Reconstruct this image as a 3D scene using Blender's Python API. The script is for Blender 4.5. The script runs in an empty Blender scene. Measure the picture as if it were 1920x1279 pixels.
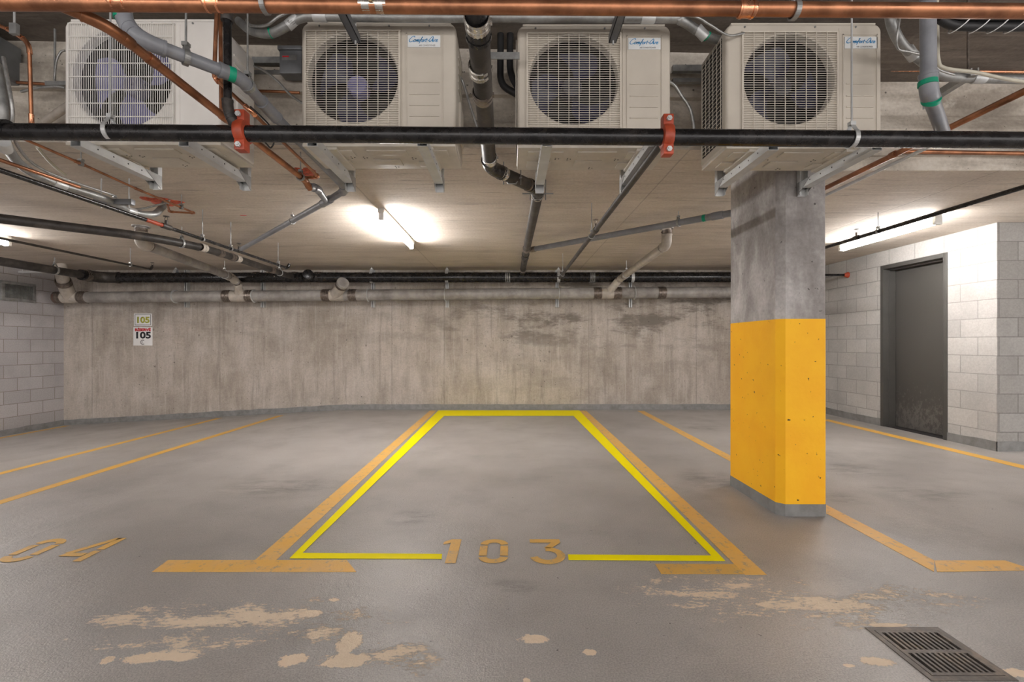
import bpy, bmesh, math, random
from mathutils import Vector, Matrix
random.seed(7)
S = bpy.context.scene
COL = S.collection
PI = math.pi
# ------------------------------------------------------------------ camera, world, exposure
F, CX, HY, CH = 880.0, 957.0, 646.0, 1.12      # focal length (px of 1920), vanishing point, camera height
cd = bpy.data.cameras.new('camera'); cam = bpy.data.objects.new('camera', cd); COL.objects.link(cam)
cam.location = (0, 0, CH); cam.rotation_euler = (PI/2, 0, 0)
cd.sensor_width = 36; cd.lens = F/1920*36
cd.shift_x = (960-CX)/1920; cd.shift_y = (HY-639.5)/1920
cd.clip_start = .05
S.camera = cam
W = bpy.data.worlds.new('world'); S.world = W; W.use_nodes = True
W.node_tree.nodes['Background'].inputs[0].default_value = (1.0, .955, .93, 1)
W.node_tree.nodes['Background'].inputs[1].default_value = .85
S.view_settings.view_transform = 'Standard'; S.view_settings.look = 'None'
S.view_settings.gamma = 1; S.view_settings.use_curve_mapping = False
S.view_settings.exposure = 1.66
TUBE = 34.0          # brightness of the fluorescent tubes

# heights (above the floor at the column) and depths (metres in front of the camera)
CEIL, UPPER, BACK, LEFT, RIGHT, RCORNER = 2.40, 3.07, 8.08, -7.69, 5.10, 4.92
def fz(x):           # the floor falls away gently on the left
    return 0.0 if x > -2.8 else -.055*(-x-2.8)
def P(px, py, y):    # a point seen at (px, py) that stands y metres deep
    return Vector(((px-CX)/F*y, y, CH+(HY-py)/F*y))
def H(px, py, z):    # a point seen at (px, py) that lies at height z
    y = F*(z-CH)/(HY-py); return Vector(((px-CX)/F*y, y, z))
def edge_y(x):       # where the low ceiling ends
    return 3.09+.028*(x-1.34)

# ------------------------------------------------------------------ materials
class G:
    def __init__(s, name):
        s.m = bpy.data.materials.new(name); s.m.use_nodes = True; s.t = s.m.node_tree; s.n = s.t.nodes; s.l = s.t.links
        s.b = s.n['Principled BSDF']; s._c = None
    def new(s, k, **kw):
        n = s.n.new(k)
        for a, v in kw.items(): setattr(n, a, v)
        return n
    def put(s, sock, v):
        if isinstance(v, bpy.types.NodeSocket): s.l.new(v, sock)
        elif isinstance(v, (tuple, list)) and len(v) == 3 and sock.type == 'RGBA': sock.default_value = (*v, 1)
        else: sock.default_value = v
    def co(s):
        if not s._c: s._c = s.new('ShaderNodeTexCoord')
        return s._c.outputs['Object']
    def xyz(s):
        n = s.new('ShaderNodeSeparateXYZ'); s.l.new(s.co(), n.inputs[0]); return n.outputs
    def comb(s, x, y, z):
        n = s.new('ShaderNodeCombineXYZ')
        for i, v in enumerate((x, y, z)): s.put(n.inputs[i], v)
        return n.outputs[0]
    def sc(s, v, f):
        n = s.new('ShaderNodeVectorMath', operation='MULTIPLY'); s.put(n.inputs[0], v); n.inputs[1].default_value = f; return n.outputs[0]
    def ma(s, op, a, b=0.0, c=None, clamp=False):
        n = s.new('ShaderNodeMath', operation=op, use_clamp=clamp); s.put(n.inputs[0], a); s.put(n.inputs[1], b)
        if c is not None: s.put(n.inputs[2], c)
        return n.outputs[0]
    def noise(s, scale, detail=4, rough=.55, vec=None, dist=0.0):
        n = s.new('ShaderNodeTexNoise'); s.put(n.inputs['Vector'], vec if vec is not None else s.co())
        n.inputs['Scale'].default_value = scale; n.inputs['Detail'].default_value = detail
        n.inputs['Roughness'].default_value = rough; n.inputs['Distortion'].default_value = dist
        return n.outputs['Fac']
    def step(s, v, a, b, lo=0.0, hi=1.0):
        n = s.new('ShaderNodeMapRange', interpolation_type='SMOOTHSTEP'); s.put(n.inputs[0], v)
        for i, x in enumerate((a, b, 0.0, 1.0)): n.inputs[i+1].default_value = x
        if (lo, hi) == (0.0, 1.0): return n.outputs[0]
        return s.ma('MULTIPLY_ADD', n.outputs[0], hi-lo, lo)
    def mix(s, f, a, b, mode='MIX'):
        n = s.new('ShaderNodeMix', data_type='RGBA', blend_type=mode); s.put(n.inputs[0], f); s.put(n.inputs[6], a); s.put(n.inputs[7], b)
        return n.outputs[2]
    def bump(s, h, st, d=.01):
        n = s.new('ShaderNodeBump'); s.put(n.inputs['Height'], h); n.inputs['Strength'].default_value = st; n.inputs['Distance'].default_value = d
        s.l.new(n.outputs[0], s.b.inputs['Normal'])
    def set(s, color=None, rough=None, metal=None, spec=None, coat=None):
        for k, v in (('Base Color', color), ('Roughness', rough), ('Metallic', metal), ('Specular IOR Level', spec), ('Coat Weight', coat)):
            if v is not None: s.put(s.b.inputs[k], v)
        return s.m

def simple(name, col, rough=.5, metal=0.0, var=.12, scale=14, dirt=None, dirt_amt=.5, bump=0, spec=.5):
    g = G(name); n = g.noise(scale, 5, .6)
    c = g.mix(g.step(n, .3, .7), tuple(x*(1-var) for x in col), tuple(min(1, x*(1+var)) for x in col))
    if dirt:
        c = g.mix(g.ma('MULTIPLY', g.step(g.noise(scale*.35, 6, .7), .45, .72), dirt_amt), c, dirt)
    if bump: g.bump(g.noise(scale*6, 3), bump, .003)
    return g.set(c, g.step(n, .2, .8, max(.04, rough-.08), min(1, rough+.1)), metal, spec)

def concrete(name, base, dark, light, streak=(3.2, 3.2, .25), vseams=(), yseams=(), xseams=(), grain=None, pits=True, contrast=1.0, bands=(), wallstain=False):
    g = G(name); x, y, z = g.xyz()
    big = g.noise(.75, 5, .6); med = g.noise(3.5, 6, .65)
    st = g.noise(1.6, 5, .62, g.sc(g.co(), streak), .3)
    fine = g.noise(45, 3, .6)
    c = g.mix(g.step(big, .33, .68), dark, base)
    c = g.mix(g.ma('MULTIPLY', g.step(st, .44, .72), .75*contrast), c, light)
    c = g.mix(g.ma('MULTIPLY', g.step(st, .5, .3), .55*contrast), c, tuple(v*.62 for v in dark))
    c = g.mix(g.ma('MULTIPLY', g.step(med, .56, .74), .35*contrast), c, tuple(v*.7 for v in dark))
    c = g.mix(g.ma('MULTIPLY', g.step(med, .42, .3), .4*contrast), c, light)
    c = g.mix(.15, c, g.mix(g.step(fine, .25, .75), (.15, .15, .15), (.85, .85, .85)), 'OVERLAY')
    h = g.ma('ADD', g.ma('MULTIPLY', fine, .3), g.ma('MULTIPLY', med, .5))
    wob = g.ma('MULTIPLY', g.ma('SUBTRACT', g.noise(3, 3), .5), .012)
    for axis, lst in ((x, vseams), (x, xseams), (y, yseams), (z, bands)):
        for s0 in lst:
            d = g.ma('ABSOLUTE', g.ma('SUBTRACT', g.ma('ADD', axis, wob), s0))
            k = g.step(d, .008, .002)
            c = g.mix(g.ma('MULTIPLY', g.ma('MULTIPLY', k, .55), g.step(med, .35, .6, .5, 1)), c, tuple(v*.45 for v in dark))
            h = g.ma('SUBTRACT', h, k)
    if wallstain:
        s1 = g.noise(1.0, 6, .72, g.sc(g.co(), (15, 15, .9)))          # fine vertical board marks
        c = g.mix(g.ma('MULTIPLY', g.step(s1, .54, .66), .38), c, light)
        c = g.mix(g.ma('MULTIPLY', g.step(s1, .46, .34), .38), c, tuple(v*.6 for v in dark))
        s2 = g.noise(1.0, 7, .72, g.sc(g.co(), (1.1, 1.1, 3.4)), .1)   # damp horizontal stains
        right = g.step(x, -2.2, .5, .3, 1)
        up = g.step(z, .9, 1.45, .25, 1)
        c = g.mix(g.ma('MULTIPLY', g.ma('MULTIPLY', g.step(s2, .47, .62), .9), g.ma('MULTIPLY', right, up)), c, tuple(v*.5 for v in dark))
        v = g.new('ShaderNodeTexVoronoi'); g.put(v.inputs['Vector'], g.sc(g.co(), (1, 1, .8))); v.inputs['Scale'].default_value = 3.2
        c = g.mix(g.ma('MULTIPLY', g.step(v.outputs['Distance'], .07, .03), .6), c, tuple(v_*.4 for v_ in dark))
    if grain:
        gr = g.noise(1.0, 6, .7, g.sc(g.co(), grain))
        c = g.mix(g.ma('MULTIPLY', g.step(gr, .56, .70), .75), c, tuple(v*.55 for v in dark))
        c = g.mix(g.ma('MULTIPLY', g.step(gr, .45, .33), .5), c, light)
    if pits:
        v = g.new('ShaderNodeTexVoronoi'); g.put(v.inputs['Vector'], g.co()); v.inputs['Scale'].default_value = 9
        k = g.ma('MAXIMUM', g.ma('MULTIPLY', g.step(v.outputs['Distance'], .075, .05), g.step(g.noise(5, 2), .52, .6)), g.step(g.noise(34, 2, .5), .725, .745))
        c = g.mix(g.ma('MULTIPLY', k, .8), c, (.06, .055, .05)); h = g.ma('SUBTRACT', h, g.ma('MULTIPLY', k, 1.5))
    g.bump(h, .35, .006)
    return g.set(c, .86, spec=.3)

def blocks(name, axis, base, dark, mortar):
    g = G(name); x, y, z = g.xyz()
    u = x if axis == 'x' else y
    b = g.new('ShaderNodeTexBrick', offset=.5, squash=1.0)
    g.put(b.inputs['Vector'], g.comb(g.ma('ADD', u, 20.08), g.ma('ADD', z, 2.0), 0.0))
    for k, v in (('Scale', 1.0), ('Brick Width', .4), ('Row Height', .2), ('Mortar Size', .0055), ('Mortar Smooth', .15), ('Bias', 0.0)): b.inputs[k].default_value = v
    g.put(b.inputs['Color1'], base); g.put(b.inputs['Color2'], dark); g.put(b.inputs['Mortar'], mortar)
    n = g.noise(55, 4, .7); m = g.noise(2.3, 4)
    c = g.mix(.42, b.outputs['Color'], g.mix(n, (.15, .15, .15), (.85, .85, .85)), 'OVERLAY')
    c = g.mix(g.ma('MULTIPLY', g.step(m, .45, .75), .45), c, tuple(v*.75 for v in dark))
    h = g.ma('ADD', g.ma('MULTIPLY', g.ma('SUBTRACT', 1.0, b.outputs['Fac']), 1.0), g.ma('MULTIPLY', n, .35))
    g.bump(h, .55, .006)
    return g.set(c, .9, spec=.25)

def ell(px, py, rx, ry):      # an ellipse seen on the floor -> centre and radii in metres
    y = F*CH/(py-HY); return ((px-CX)/F*y, y, rx/F*y, y*y/(F*CH)*ry)
def floor_mat():
    g = G('garage_floor_coating'); x, y, z = g.xyz()
    big = g.noise(.55, 5, .6); med = g.noise(2.0, 6, .62); fine = g.noise(160, 3, .6); f2 = g.noise(30, 4, .65)
    c = g.mix(g.step(big, .32, .66), (.32, .303, .288), (.44, .42, .402))
    c = g.mix(g.ma('MULTIPLY', g.step(med, .48, .78), .35), c, (.20, .185, .172))
    c = g.mix(g.ma('MULTIPLY', g.step(f2, .55, .75), .22), c, (.42, .40, .38))
    c = g.mix(.30, c, g.mix(g.step(fine, .3, .7), (.15, .15, .15), (.85, .85, .85)), 'OVERLAY')
    def field(blobs):
        out = None
        for (bx, by, rx, ry) in blobs:
            dx = g.ma('MULTIPLY', g.ma('SUBTRACT', x, bx), 1/rx); dy = g.ma('MULTIPLY', g.ma('SUBTRACT', y, by), 1/ry)
            d = g.ma('SUBTRACT', 1.0, g.ma('SQRT', g.ma('ADD', g.ma('MULTIPLY', dx, dx), g.ma('MULTIPLY', dy, dy))))
            out = d if out is None else g.ma('MAXIMUM', out, d)
        return out
    # oil and tyre stains
    st = field([ell(1600, 880, 75, 16), ell(1730, 925, 110, 18), ell(1580, 935, 50, 14), ell(520, 912, 120, 22), ell(1330, 900, 60, 22),
                ell(960, 1100, 60, 16), ell(1310, 800, 40, 9), ell(770, 970, 50, 16)])
    sm = g.ma('MULTIPLY', g.step(st, -.3, .8), g.step(g.noise(6, 6, .75, g.sc(g.co(), (.5, 1.4, 1))), .38, .66))
    c = g.mix(g.ma('MULTIPLY', sm, .62), c, (.085, .075, .066))
    # solid patches where the coating has peeled to the tan layer below
    ragged = g.ma('SUBTRACT', g.noise(13, 8, .82), .5)
    so = field([ell(270, 1234, 42, 12), ell(335, 1231, 50, 11), ell(200, 1238, 14, 9), ell(550, 1237, 34, 14), ell(650, 1238, 55, 16), ell(655, 1205, 24, 26),
                ell(1000, 1198, 32, 9), ell(1105, 1224, 13, 7), ell(1645, 1240, 34, 9), ell(1590, 1248, 12, 4), ell(1690, 1200, 40, 4),
                ell(1900, 1262, 36, 9), ell(585, 1150, 22, 7), ell(625, 1125, 12, 4), ell(1665, 1172, 60, 4), ell(988, 1276, 8, 5)])
    solid = g.step(g.ma('ADD', so, g.ma('MULTIPLY', ragged, 2.6)), .12, .2)
    sp = field([ell(430, 1160, 300, 46), ell(520, 1190, 160, 26), ell(1380, 1115, 190, 42), ell(1560, 1145, 160, 40), ell(760, 1230, 90, 40), ell(1700, 1120, 150, 26), ell(330, 1200, 160, 30)])
    grit = g.ma('ADD', g.ma('MULTIPLY', g.noise(60, 7, .85, g.sc(g.co(), (.55, 1.2, 1))), .5), g.ma('MULTIPLY', g.noise(7, 5, .7, g.sc(g.co(), (.6, 1.3, 1))), .6))
    speck = g.step(g.ma('ADD', g.ma('MULTIPLY', g.step(sp, -.5, .9), .14), grit), .655, .70)
    speck = g.ma('MULTIPLY', speck, g.step(sp, -.5, .1))
    wear = g.ma('MAXIMUM', solid, g.ma('MULTIPLY', speck, .95))
    c = g.mix(wear, c, g.mix(f2, (.76, .61, .45), (.90, .76, .59)))
    # loose grit
    k = g.step(g.noise(38, 2, .5), .735, .76)
    c = g.mix(g.ma('MULTIPLY', k, .8), c, (.06, .055, .055))
    r = g.ma('ADD', g.step(med, .25, .75, .29, .43), g.ma('MULTIPLY', wear, .3))
    h = g.ma('ADD', g.ma('ADD', g.ma('MULTIPLY', fine, .5), g.ma('MULTIPLY', f2, .8)), g.ma('MULTIPLY', wear, -.6))
    g.bump(h, .5, .006)
    return g.set(c, r, spec=.5)

def paint(name, col, worn, amt=.35, scale=16, floor=(.27, .255, .24)):
    g = G(name); n = g.noise(scale, 7, .78); f = g.noise(120, 2)
    c = g.mix(g.step(g.noise(5, 4), .3, .7), col, worn)
    c = g.mix(g.ma('MULTIPLY', g.step(n, .62-amt*.3, .76-amt*.3), .8), c, floor)
    c = g.mix(.12, c, g.mix(f, (.1, .1, .1), (.9, .9, .9)), 'OVERLAY')
    g.bump(f, .25, .003)
    return g.set(c, .5, spec=.4)

def emit(name, col, s):
    g = G(name); g.b.inputs['Emission Color'].default_value = (*col, 1); g.b.inputs['Emission Strength'].default_value = s
    return g.set(col, .3)

M = {}
M['wall'] = concrete('board_formed_wall_concrete', (.49, .44, .39), (.35, .305, .26), (.61, .57, .53), (2.4, 2.4, .8), vseams=(-7.2, -5.0, -2.04, -1.14, 1.35, 3.2), contrast=.6, wallstain=True)
M['ceil'] = concrete('board_formed_ceiling_concrete', (.62, .55, .475), (.52, .455, .385), (.73, .665, .59), (.4, 2.0, 1), yseams=(3.74, 4.94, 6.16, 7.38), xseams=(-1.25, -3.7, 1.18, 3.6), grain=(2.2, 24, 1), pits=False, contrast=.45)
M['upper'] = concrete('dark_upper_concrete', (.21, .178, .15), (.13, .11, .095), (.30, .265, .23), (.4, 2.0, 1), grain=(1.5, 20, 1), pits=False)  # much darker base colour than the low ceiling
M['beam'] = concrete('rough_beam_concrete', (.52, .47, .40), (.36, .315, .265), (.66, .61, .54), (.9, 1, 3), pits=True, contrast=1.3)
M['column'] = concrete('grey_column_concrete', (.42, .395, .38), (.27, .25, .24), (.58, .56, .55), (2.2, 2.2, .9), pits=True, contrast=1.1)
M['block_r'] = blocks('pale_block_side', 'y', (.52, .51, .49), (.44, .43, .415), (.33, .32, .305))
M['block_f'] = blocks('shaded_block_front', 'x', (.40, .39, .375), (.32, .31, .295), (.24, .23, .22))  # same blocks in darker colours: weaker light on this face painted in
M['block_l'] = blocks('grey_block_side', 'y', (.46, .44, .44), (.39, .37, .37), (.28, .25, .225))
M['floor'] = floor_mat()
M['base'] = simple('grey_base_paint', (.235, .235, .23), .45, var=.15, dirt=(.13, .12, .11), dirt_amt=.6, bump=.2)
M['orange'] = paint('worn_orange_line_paint', (.82, .47, .095), (.78, .48, .16), .30)
M['orange_dk'] = paint('worn_ochre_number_paint', (.74, .43, .09), (.66, .41, .12), .32)
M['orange_ok'] = paint('sound_orange_line_paint', (.78, .44, .06), (.72, .42, .10), .12)
M['bright'] = simple('bright_yellow_overlay', (1.0, .87, .0), .6, var=.0, spec=.1)  # colour of the added overlay outline, no tape lies there
def column_yellow():
    g = G('column_yellow_paint'); n = g.noise(4, 5, .6)
    c = g.mix(g.step(n, .35, .7), (1.0, .53, .022), (.96, .47, .02))
    v = g.new('ShaderNodeTexVoronoi'); g.put(v.inputs['Vector'], g.co()); v.inputs['Scale'].default_value = 13
    k = g.ma('MULTIPLY', g.step(v.outputs['Distance'], .075, .045), g.step(g.noise(4, 3), .52, .58)); k = g.ma('MAXIMUM', k, g.step(g.noise(34, 2, .5), .715, .735))
    c = g.mix(k, c, (.12, .07, .02)); g.bump(g.ma('SUBTRACT', g.noise(30, 4), k), .3, .004)
    return g.set(c, .55, spec=.2)
M['yellow'] = column_yellow()
M['copper'] = simple('aged_copper', (.40, .175, .09), .36, .8, var=.3, scale=9, dirt=(.16, .075, .045), dirt_amt=.75)
M['copper_clean'] = simple('clean_copper_fitting', (.80, .38, .22), .25, .95, var=.15, scale=20)
M['iron'] = simple('black_steel_pipe', (.015, .0145, .0155), .26, .25, var=.4, scale=20, dirt=(.12, .10, .09), dirt_amt=.2, bump=.15)
M['iron_dusty'] = simple('dusty_cast_iron', (.040, .035, .032), .48, .2, var=.35, scale=12, dirt=(.17, .145, .125), dirt_amt=.45, bump=.2)
M['cast'] = simple('grey_cast_iron_drain', (.33, .31, .29), .55, .1, var=.22, scale=7, dirt=(.15, .135, .13), dirt_amt=.7, bump=.2)
M['castpale'] = simple('pale_painted_fitting', (.47, .425, .37), .6, .05, var=.15, scale=8, dirt=(.24, .2, .17), dirt_amt=.5)
M['pvc'] = simple('grey_pvc', (.25, .26, .285), .38, var=.12, scale=10, dirt=(.12, .115, .115), dirt_amt=.4)
M['green'] = simple('green_tape', (.0, .30, .17), .5, var=.1)
M['galv'] = simple('galvanised_steel', (.58, .59, .59), .45, .45, var=.10, scale=8)
M['galvdull'] = simple('dull_conduit_steel', (.33, .335, .33), .45, .6, var=.25, scale=12, dirt=(.2, .18, .16))
M['band'] = simple('stainless_clamp', (.62, .60, .57), .25, .95, var=.12, scale=30)
M['rustband'] = simple('tarnished_clamp', (.22, .185, .16), .35, .7, var=.3, scale=30)
M['red'] = simple('orange_red_coupling', (.42, .060, .022), .45, var=.25, scale=16, dirt=(.12, .035, .02), dirt_amt=.5)
M['sealant'] = simple('red_firestop', (.46, .08, .035), .7, var=.4, scale=40, bump=.5)
def door_paint():
    g = G('dark_grey_door_paint'); x, y, z = g.xyz(); c = (.078, .074, .068)
    n = g.noise(22, 7, .8, g.sc(g.co(), (1, 1, .6)))
    k = g.ma('MULTIPLY', g.step(g.ma('ADD', n, g.ma('MULTIPLY', z, -.28)), .40, .52), .55)
    c = g.mix(k, c, (.20, .19, .175)); return g.set(c, .4)
M['door'] = door_paint()
M['frame'] = simple('dark_grey_frame_paint', (.075, .073, .068), .4, var=.08, scale=5)
M['beige'] = simple('beige_cabinet_enamel', (.60, .55, .475), .42, var=.05, scale=4, dirt=(.48, .43, .365), dirt_amt=.3)
M['white'] = simple('white_cabinet_enamel', (.83, .80, .76), .4, var=.04, scale=4)
M['pan'] = simple('beige_base_pan', (.60, .555, .48), .5, var=.1, scale=6, dirt=(.33, .29, .24), dirt_amt=.4)
M['wire_beige'] = simple('beige_wire', (.66, .61, .53), .45, var=.06)
M['wire_white'] = simple('white_wire', (.80, .78, .74), .45, var=.05)
M['dark'] = simple('dark_interior', (.022, .020, .020), .6, var=.3)
M['fin'] = simple('coil_fins', (.03, .029, .028), .5, .3, var=.4, scale=60)
M['blade'] = simple('violet_grey_fan_plastic', (.022, .023, .06), .4, var=.15)
M['blade_pale'] = simple('pale_violet_fan_plastic', (.20, .195, .40), .35, var=.15)
M['hub'] = simple('pale_fan_hub', (.12, .115, .19), .4, var=.1)
M['hubdark'] = simple('dark_fan_hub', (.05, .05, .065), .4, var=.1)
M['badge'] = simple('white_badge', (.80, .82, .82), .3, var=.01)
M['blue'] = simple('blue_lettering', (.01, .24, .55), .4, var=.02)
M['greytext'] = simple('grey_lettering', (.25, .24, .24), .5, var=.02)
M['sign'] = simple('white_sign_plastic', (.83, .83, .83), .4, var=.01)
M['olive'] = simple('olive_lettering', (.42, .42, .05), .5, var=.02)
M['redtext'] = simple('red_lettering', (.60, .02, .03), .5, var=.02)
M['black'] = simple('black_lettering', (.015, .015, .02), .5, var=.02)
M['rubber'] = simple('black_foam_insulation', (.016, .016, .017), .5, var=.3)
M['cable'] = simple('off_white_cable', (.56, .53, .44), .5, var=.06)
M['flex'] = simple('flexible_steel_conduit', (.42, .42, .41), .4, .7, var=.2, scale=40)
M['box'] = simple('grey_switch_box', (.17, .175, .185), .4, .3, var=.1)
M['duct'] = simple('galvanised_duct', (.20, .21, .22), .45, .5, var=.15)
M['grate'] = simple('cast_drain_grate', (.13, .115, .105), .5, .5, var=.3, scale=30, dirt=(.42, .33, .25), dirt_amt=.5, bump=.3)
M['tube'] = emit('lit_fluorescent_tube', (1.0, .962, .94), TUBE)
M['tube_bare'] = emit('lit_bare_fluorescent_tube', (1.0, .962, .94), TUBE*2.1)
M['tube_rear'] = emit('lit_rear_fluorescent_tube', (1.0, .962, .94), TUBE*1.35)
M['fixture'] = simple('white_fixture_enamel', (.7, .69, .66), .4, var=.03)
M['clear'] = simple('pale_lamp_holder', (.72, .72, .70), .25, var=.03)

# ------------------------------------------------------------------ mesh helpers
OFF = {}
def link(name, bm, m, parent=None, smooth=None, origin=None):
    bmesh.ops.recalc_face_normals(bm, faces=bm.faces[:])
    if parent is not None: off = OFF[parent.name]
    elif origin is not None: off = Vector(origin)
    else:
        xs = [v.co for v in bm.verts]
        off = Vector(((min(v.x for v in xs)+max(v.x for v in xs))/2, (min(v.y for v in xs)+max(v.y for v in xs))/2, min(v.z for v in xs)))
    me = bpy.data.meshes.new(name)
    for v in bm.verts: v.co -= off
    bm.to_mesh(me); bm.free()
    o = bpy.data.objects.new(name, me); COL.objects.link(o)
    for x in (m if isinstance(m, (list, tuple)) else [m]): me.materials.append(M[x] if isinstance(x, str) else x)
    if smooth:
        for p in me.polygons: p.use_smooth = True
        me.set_sharp_from_angle(angle=math.radians(smooth))
    if parent is not None: o.parent = parent
    else: o.location = off
    OFF[o.name] = off
    return o
def thing(name, label, cat, loc=(0, 0, 0), group=None):
    o = bpy.data.objects.new(name, None); COL.objects.link(o); o.location = loc; o.empty_display_size = .1
    OFF[o.name] = Vector(loc); return tag(o, label, cat, group)
def tag(o, label, cat, group=None):
    o['label'] = label; o['category'] = cat
    if group: o['group'] = group
    return o
def struct(name, bm, m):
    o = link(name, bm, m, origin=(0, 0, 0)); o['kind'] = 'structure'; return o
def box(bm, x0, x1, y0, y1, z0, z1, mi=0):
    v = [bm.verts.new((x, y, z)) for x in (x0, x1) for y in (y0, y1) for z in (z0, z1)]
    fs = []
    for f in ((0, 1, 3, 2), (4, 6, 7, 5), (0, 4, 5, 1), (2, 3, 7, 6), (0, 2, 6, 4), (1, 5, 7, 3)):
        fc = bm.faces.new([v[i] for i in f]); fc.material_index = mi; fs.append(fc)
    return fs
def bbox(bm, x0, x1, y0, y1, z0, z1, b=.004, seg=2):
    t = bmesh.new(); box(t, x0, x1, y0, y1, z0, z1)
    bmesh.ops.bevel(t, geom=t.edges[:], offset=b, segments=seg, affect='EDGES', profile=.6)
    me = bpy.data.meshes.new('t'); t.to_mesh(me); t.free(); bm.from_mesh(me); bpy.data.meshes.remove(me)
def frame_at(d, up=Vector((0, 0, 1))):
    d = d.normalized()
    if abs(d.dot(up)) > .95: up = Vector((0, 1, 0))
    a = d.cross(up).normalized(); return a, a.cross(d).normalized()
def sweep(bm, path, r, seg=16, caps=True, shape=None):
    """a round (or shaped) section carried along a path; r may vary along it"""
    n = len(path); rs = r if isinstance(r, (list, tuple)) else [r]*n
    tang = []
    for i in range(n):
        a = path[max(0, i-1)]; b = path[min(n-1, i+1)]
        t = (path[i]-a).normalized() + (b-path[i]).normalized() if 0 < i < n-1 else (b-a)
        tang.append(t.normalized() if t.length > 1e-9 else (b-a).normalized())
    a, b = frame_at(tang[0]); rings = []
    for i in range(n):
        if i:
            ax = tang[i-1].cross(tang[i])
            if ax.length > 1e-7:
                R = Matrix.Rotation(tang[i-1].angle(tang[i]), 3, ax.normalized()); a = R@a; b = R@b
        if shape: rings.append([bm.verts.new(path[i]+a*u+b*w) for u, w in shape])
        else: rings.append([bm.verts.new(path[i]+(a*math.cos(k*2*PI/seg)+b*math.sin(k*2*PI/seg))*rs[i]) for k in range(seg)])
    m = len(rings[0])
    for p, q in zip(rings, rings[1:]):
        for k in range(m): bm.faces.new((p[k], p[(k+1) % m], q[(k+1) % m], q[k]))
    if caps: bm.faces.new(rings[0][::-1]); bm.faces.new(rings[-1])
def fillet(pts, b, n=7):
    out = [pts[0]]; arcs = []
    for i in range(1, len(pts)-1):
        p = pts[i]; u = (pts[i-1]-p); w = (pts[i+1]-p); bb = min(b, u.length*.48, w.length*.48)
        A = p+u.normalized()*bb; B = p+w.normalized()*bb
        arc = [A*(1-t)**2+p*2*t*(1-t)+B*t*t for t in [k/n for k in range(n+1)]]
        out += arc; arcs.append(arc)
    out.append(pts[-1]); return out, arcs
def spline(pts, n=8):
    P_ = [pts[0]]+list(pts)+[pts[-1]]; out = []
    for i in range(1, len(P_)-2):
        a, b, c, d = P_[i-1:i+3]
        for k in range(n):
            t = k/n
            out.append(.5*((2*b)+(c-a)*t+(2*a-5*b+4*c-d)*t*t+(3*b-a-3*c+d)*t**3))
    out.append(pts[-1]); return out
V = Vector
def rod(name, a, b, r, m, parent, seg=8):
    bm = bmesh.new(); sweep(bm, [V(a), V(b)], r, seg); return link(name, bm, m, parent, 40)
def band(root, p, d, r, L=.06, m='band', name='coupling', ribs=3):
    """a clamp coupling: a sleeve with raised hose-clamp ribs"""
    d = V(d).normalized(); pts = []; rs = []
    prof = [(-.5, 1.0), (-.5, 1.05)]
    for k in range(ribs):
        c = -.5+(k+.5)/ribs; w = .28/ribs
        prof += [(c-w, 1.05), (c-w, 1.11), (c+w, 1.11), (c+w, 1.05)]
    prof += [(.5, 1.05), (.5, 1.0)]
    for i, (t, q) in enumerate(prof): pts.append(V(p)+d*L*(t+1e-4*i)); rs.append(r*q)
    bm = bmesh.new()
    a, b = frame_at(d); rings = [[bm.verts.new(pp+(a*math.cos(k*2*PI/20)+b*math.sin(k*2*PI/20))*rr) for k in range(20)] for pp, rr in zip(pts, rs)]
    for s, q in zip(rings, rings[1:]):
        for k in range(20): bm.faces.new((s[k], s[(k+1) % 20], q[(k+1) % 20], q[k]))
    # worm-drive screw
    c = V(p)+a*r*1.12; box(bm, c.x-.006, c.x+.006, c.y-.01, c.y+.01, c.z-.008, c.z+.008)
    return link(name, bm, m, root, 40)
def sleeve(root, p, d, r, L, m, name='coupling', k=1.14):
    d = V(d).normalized(); bm = bmesh.new()
    sweep(bm, [V(p)-d*L*.5, V(p)-d*L*.46, V(p)+d*L*.46, V(p)+d*L*.5], [r*(k-.05), r*k, r*k, r*(k-.05)], 20)
    return link(name, bm, m, root, 40)
def hanger(root, p, d, r, top, m='galvdull', rodr=.0042, w=.028, gap=0.0):
    """a clevis strap round the pipe and the threaded rod it hangs from"""
    p = V(p); d = V((d[0], d[1], 0)).normalized() if abs(d[0])+abs(d[1]) > 1e-6 else V((1, 0, 0))
    a = V((0, 0, 1)); s = d.cross(a).normalized(); bm = bmesh.new()
    R = r+.003; loop = []
    for k in range(21):
        t = math.radians(-60+k*300/20)-PI/2-PI/3*1.5
        t = PI/2+math.radians(35)+k*math.radians(290)/20
        loop.append((math.cos(t)*R, math.sin(t)*R))
    loop = [(-.006, R*1.62)]+loop+[(.006, R*1.62)]
    for dr in (0,):
        inner = loop; outer = [(x*1.0+(.004 if x > 0 else -.004)*(1 if abs(x) > .007 else .3), z+(-.004 if z < 0 else 0)) for x, z in loop]
        rings = []
        for off in (-w/2, w/2):
            rings.append([bm.verts.new(p+s*x+a*z+d*off) for x, z in inner]); rings.append([bm.verts.new(p+s*x+a*z+d*off) for x, z in outer])
        n = len(inner)
        for i in range(n-1):
            for A, B in ((0, 1), (1, 3), (3, 2), (2, 0)):
                bm.faces.new((rings[A][i], rings[A][i+1], rings[B][i+1], rings[B][i]))
    box(bm, p.x-.012, p.x+.012, p.y-.012, p.y+.012, p.z+R*1.5, p.z+R*1.62+.012)
    o = link('hanger', bm, m, root)
    rod('rod', p+a*R*1.5, (p.x, p.y, top), rodr, m, o, 8)
    return o
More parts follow.
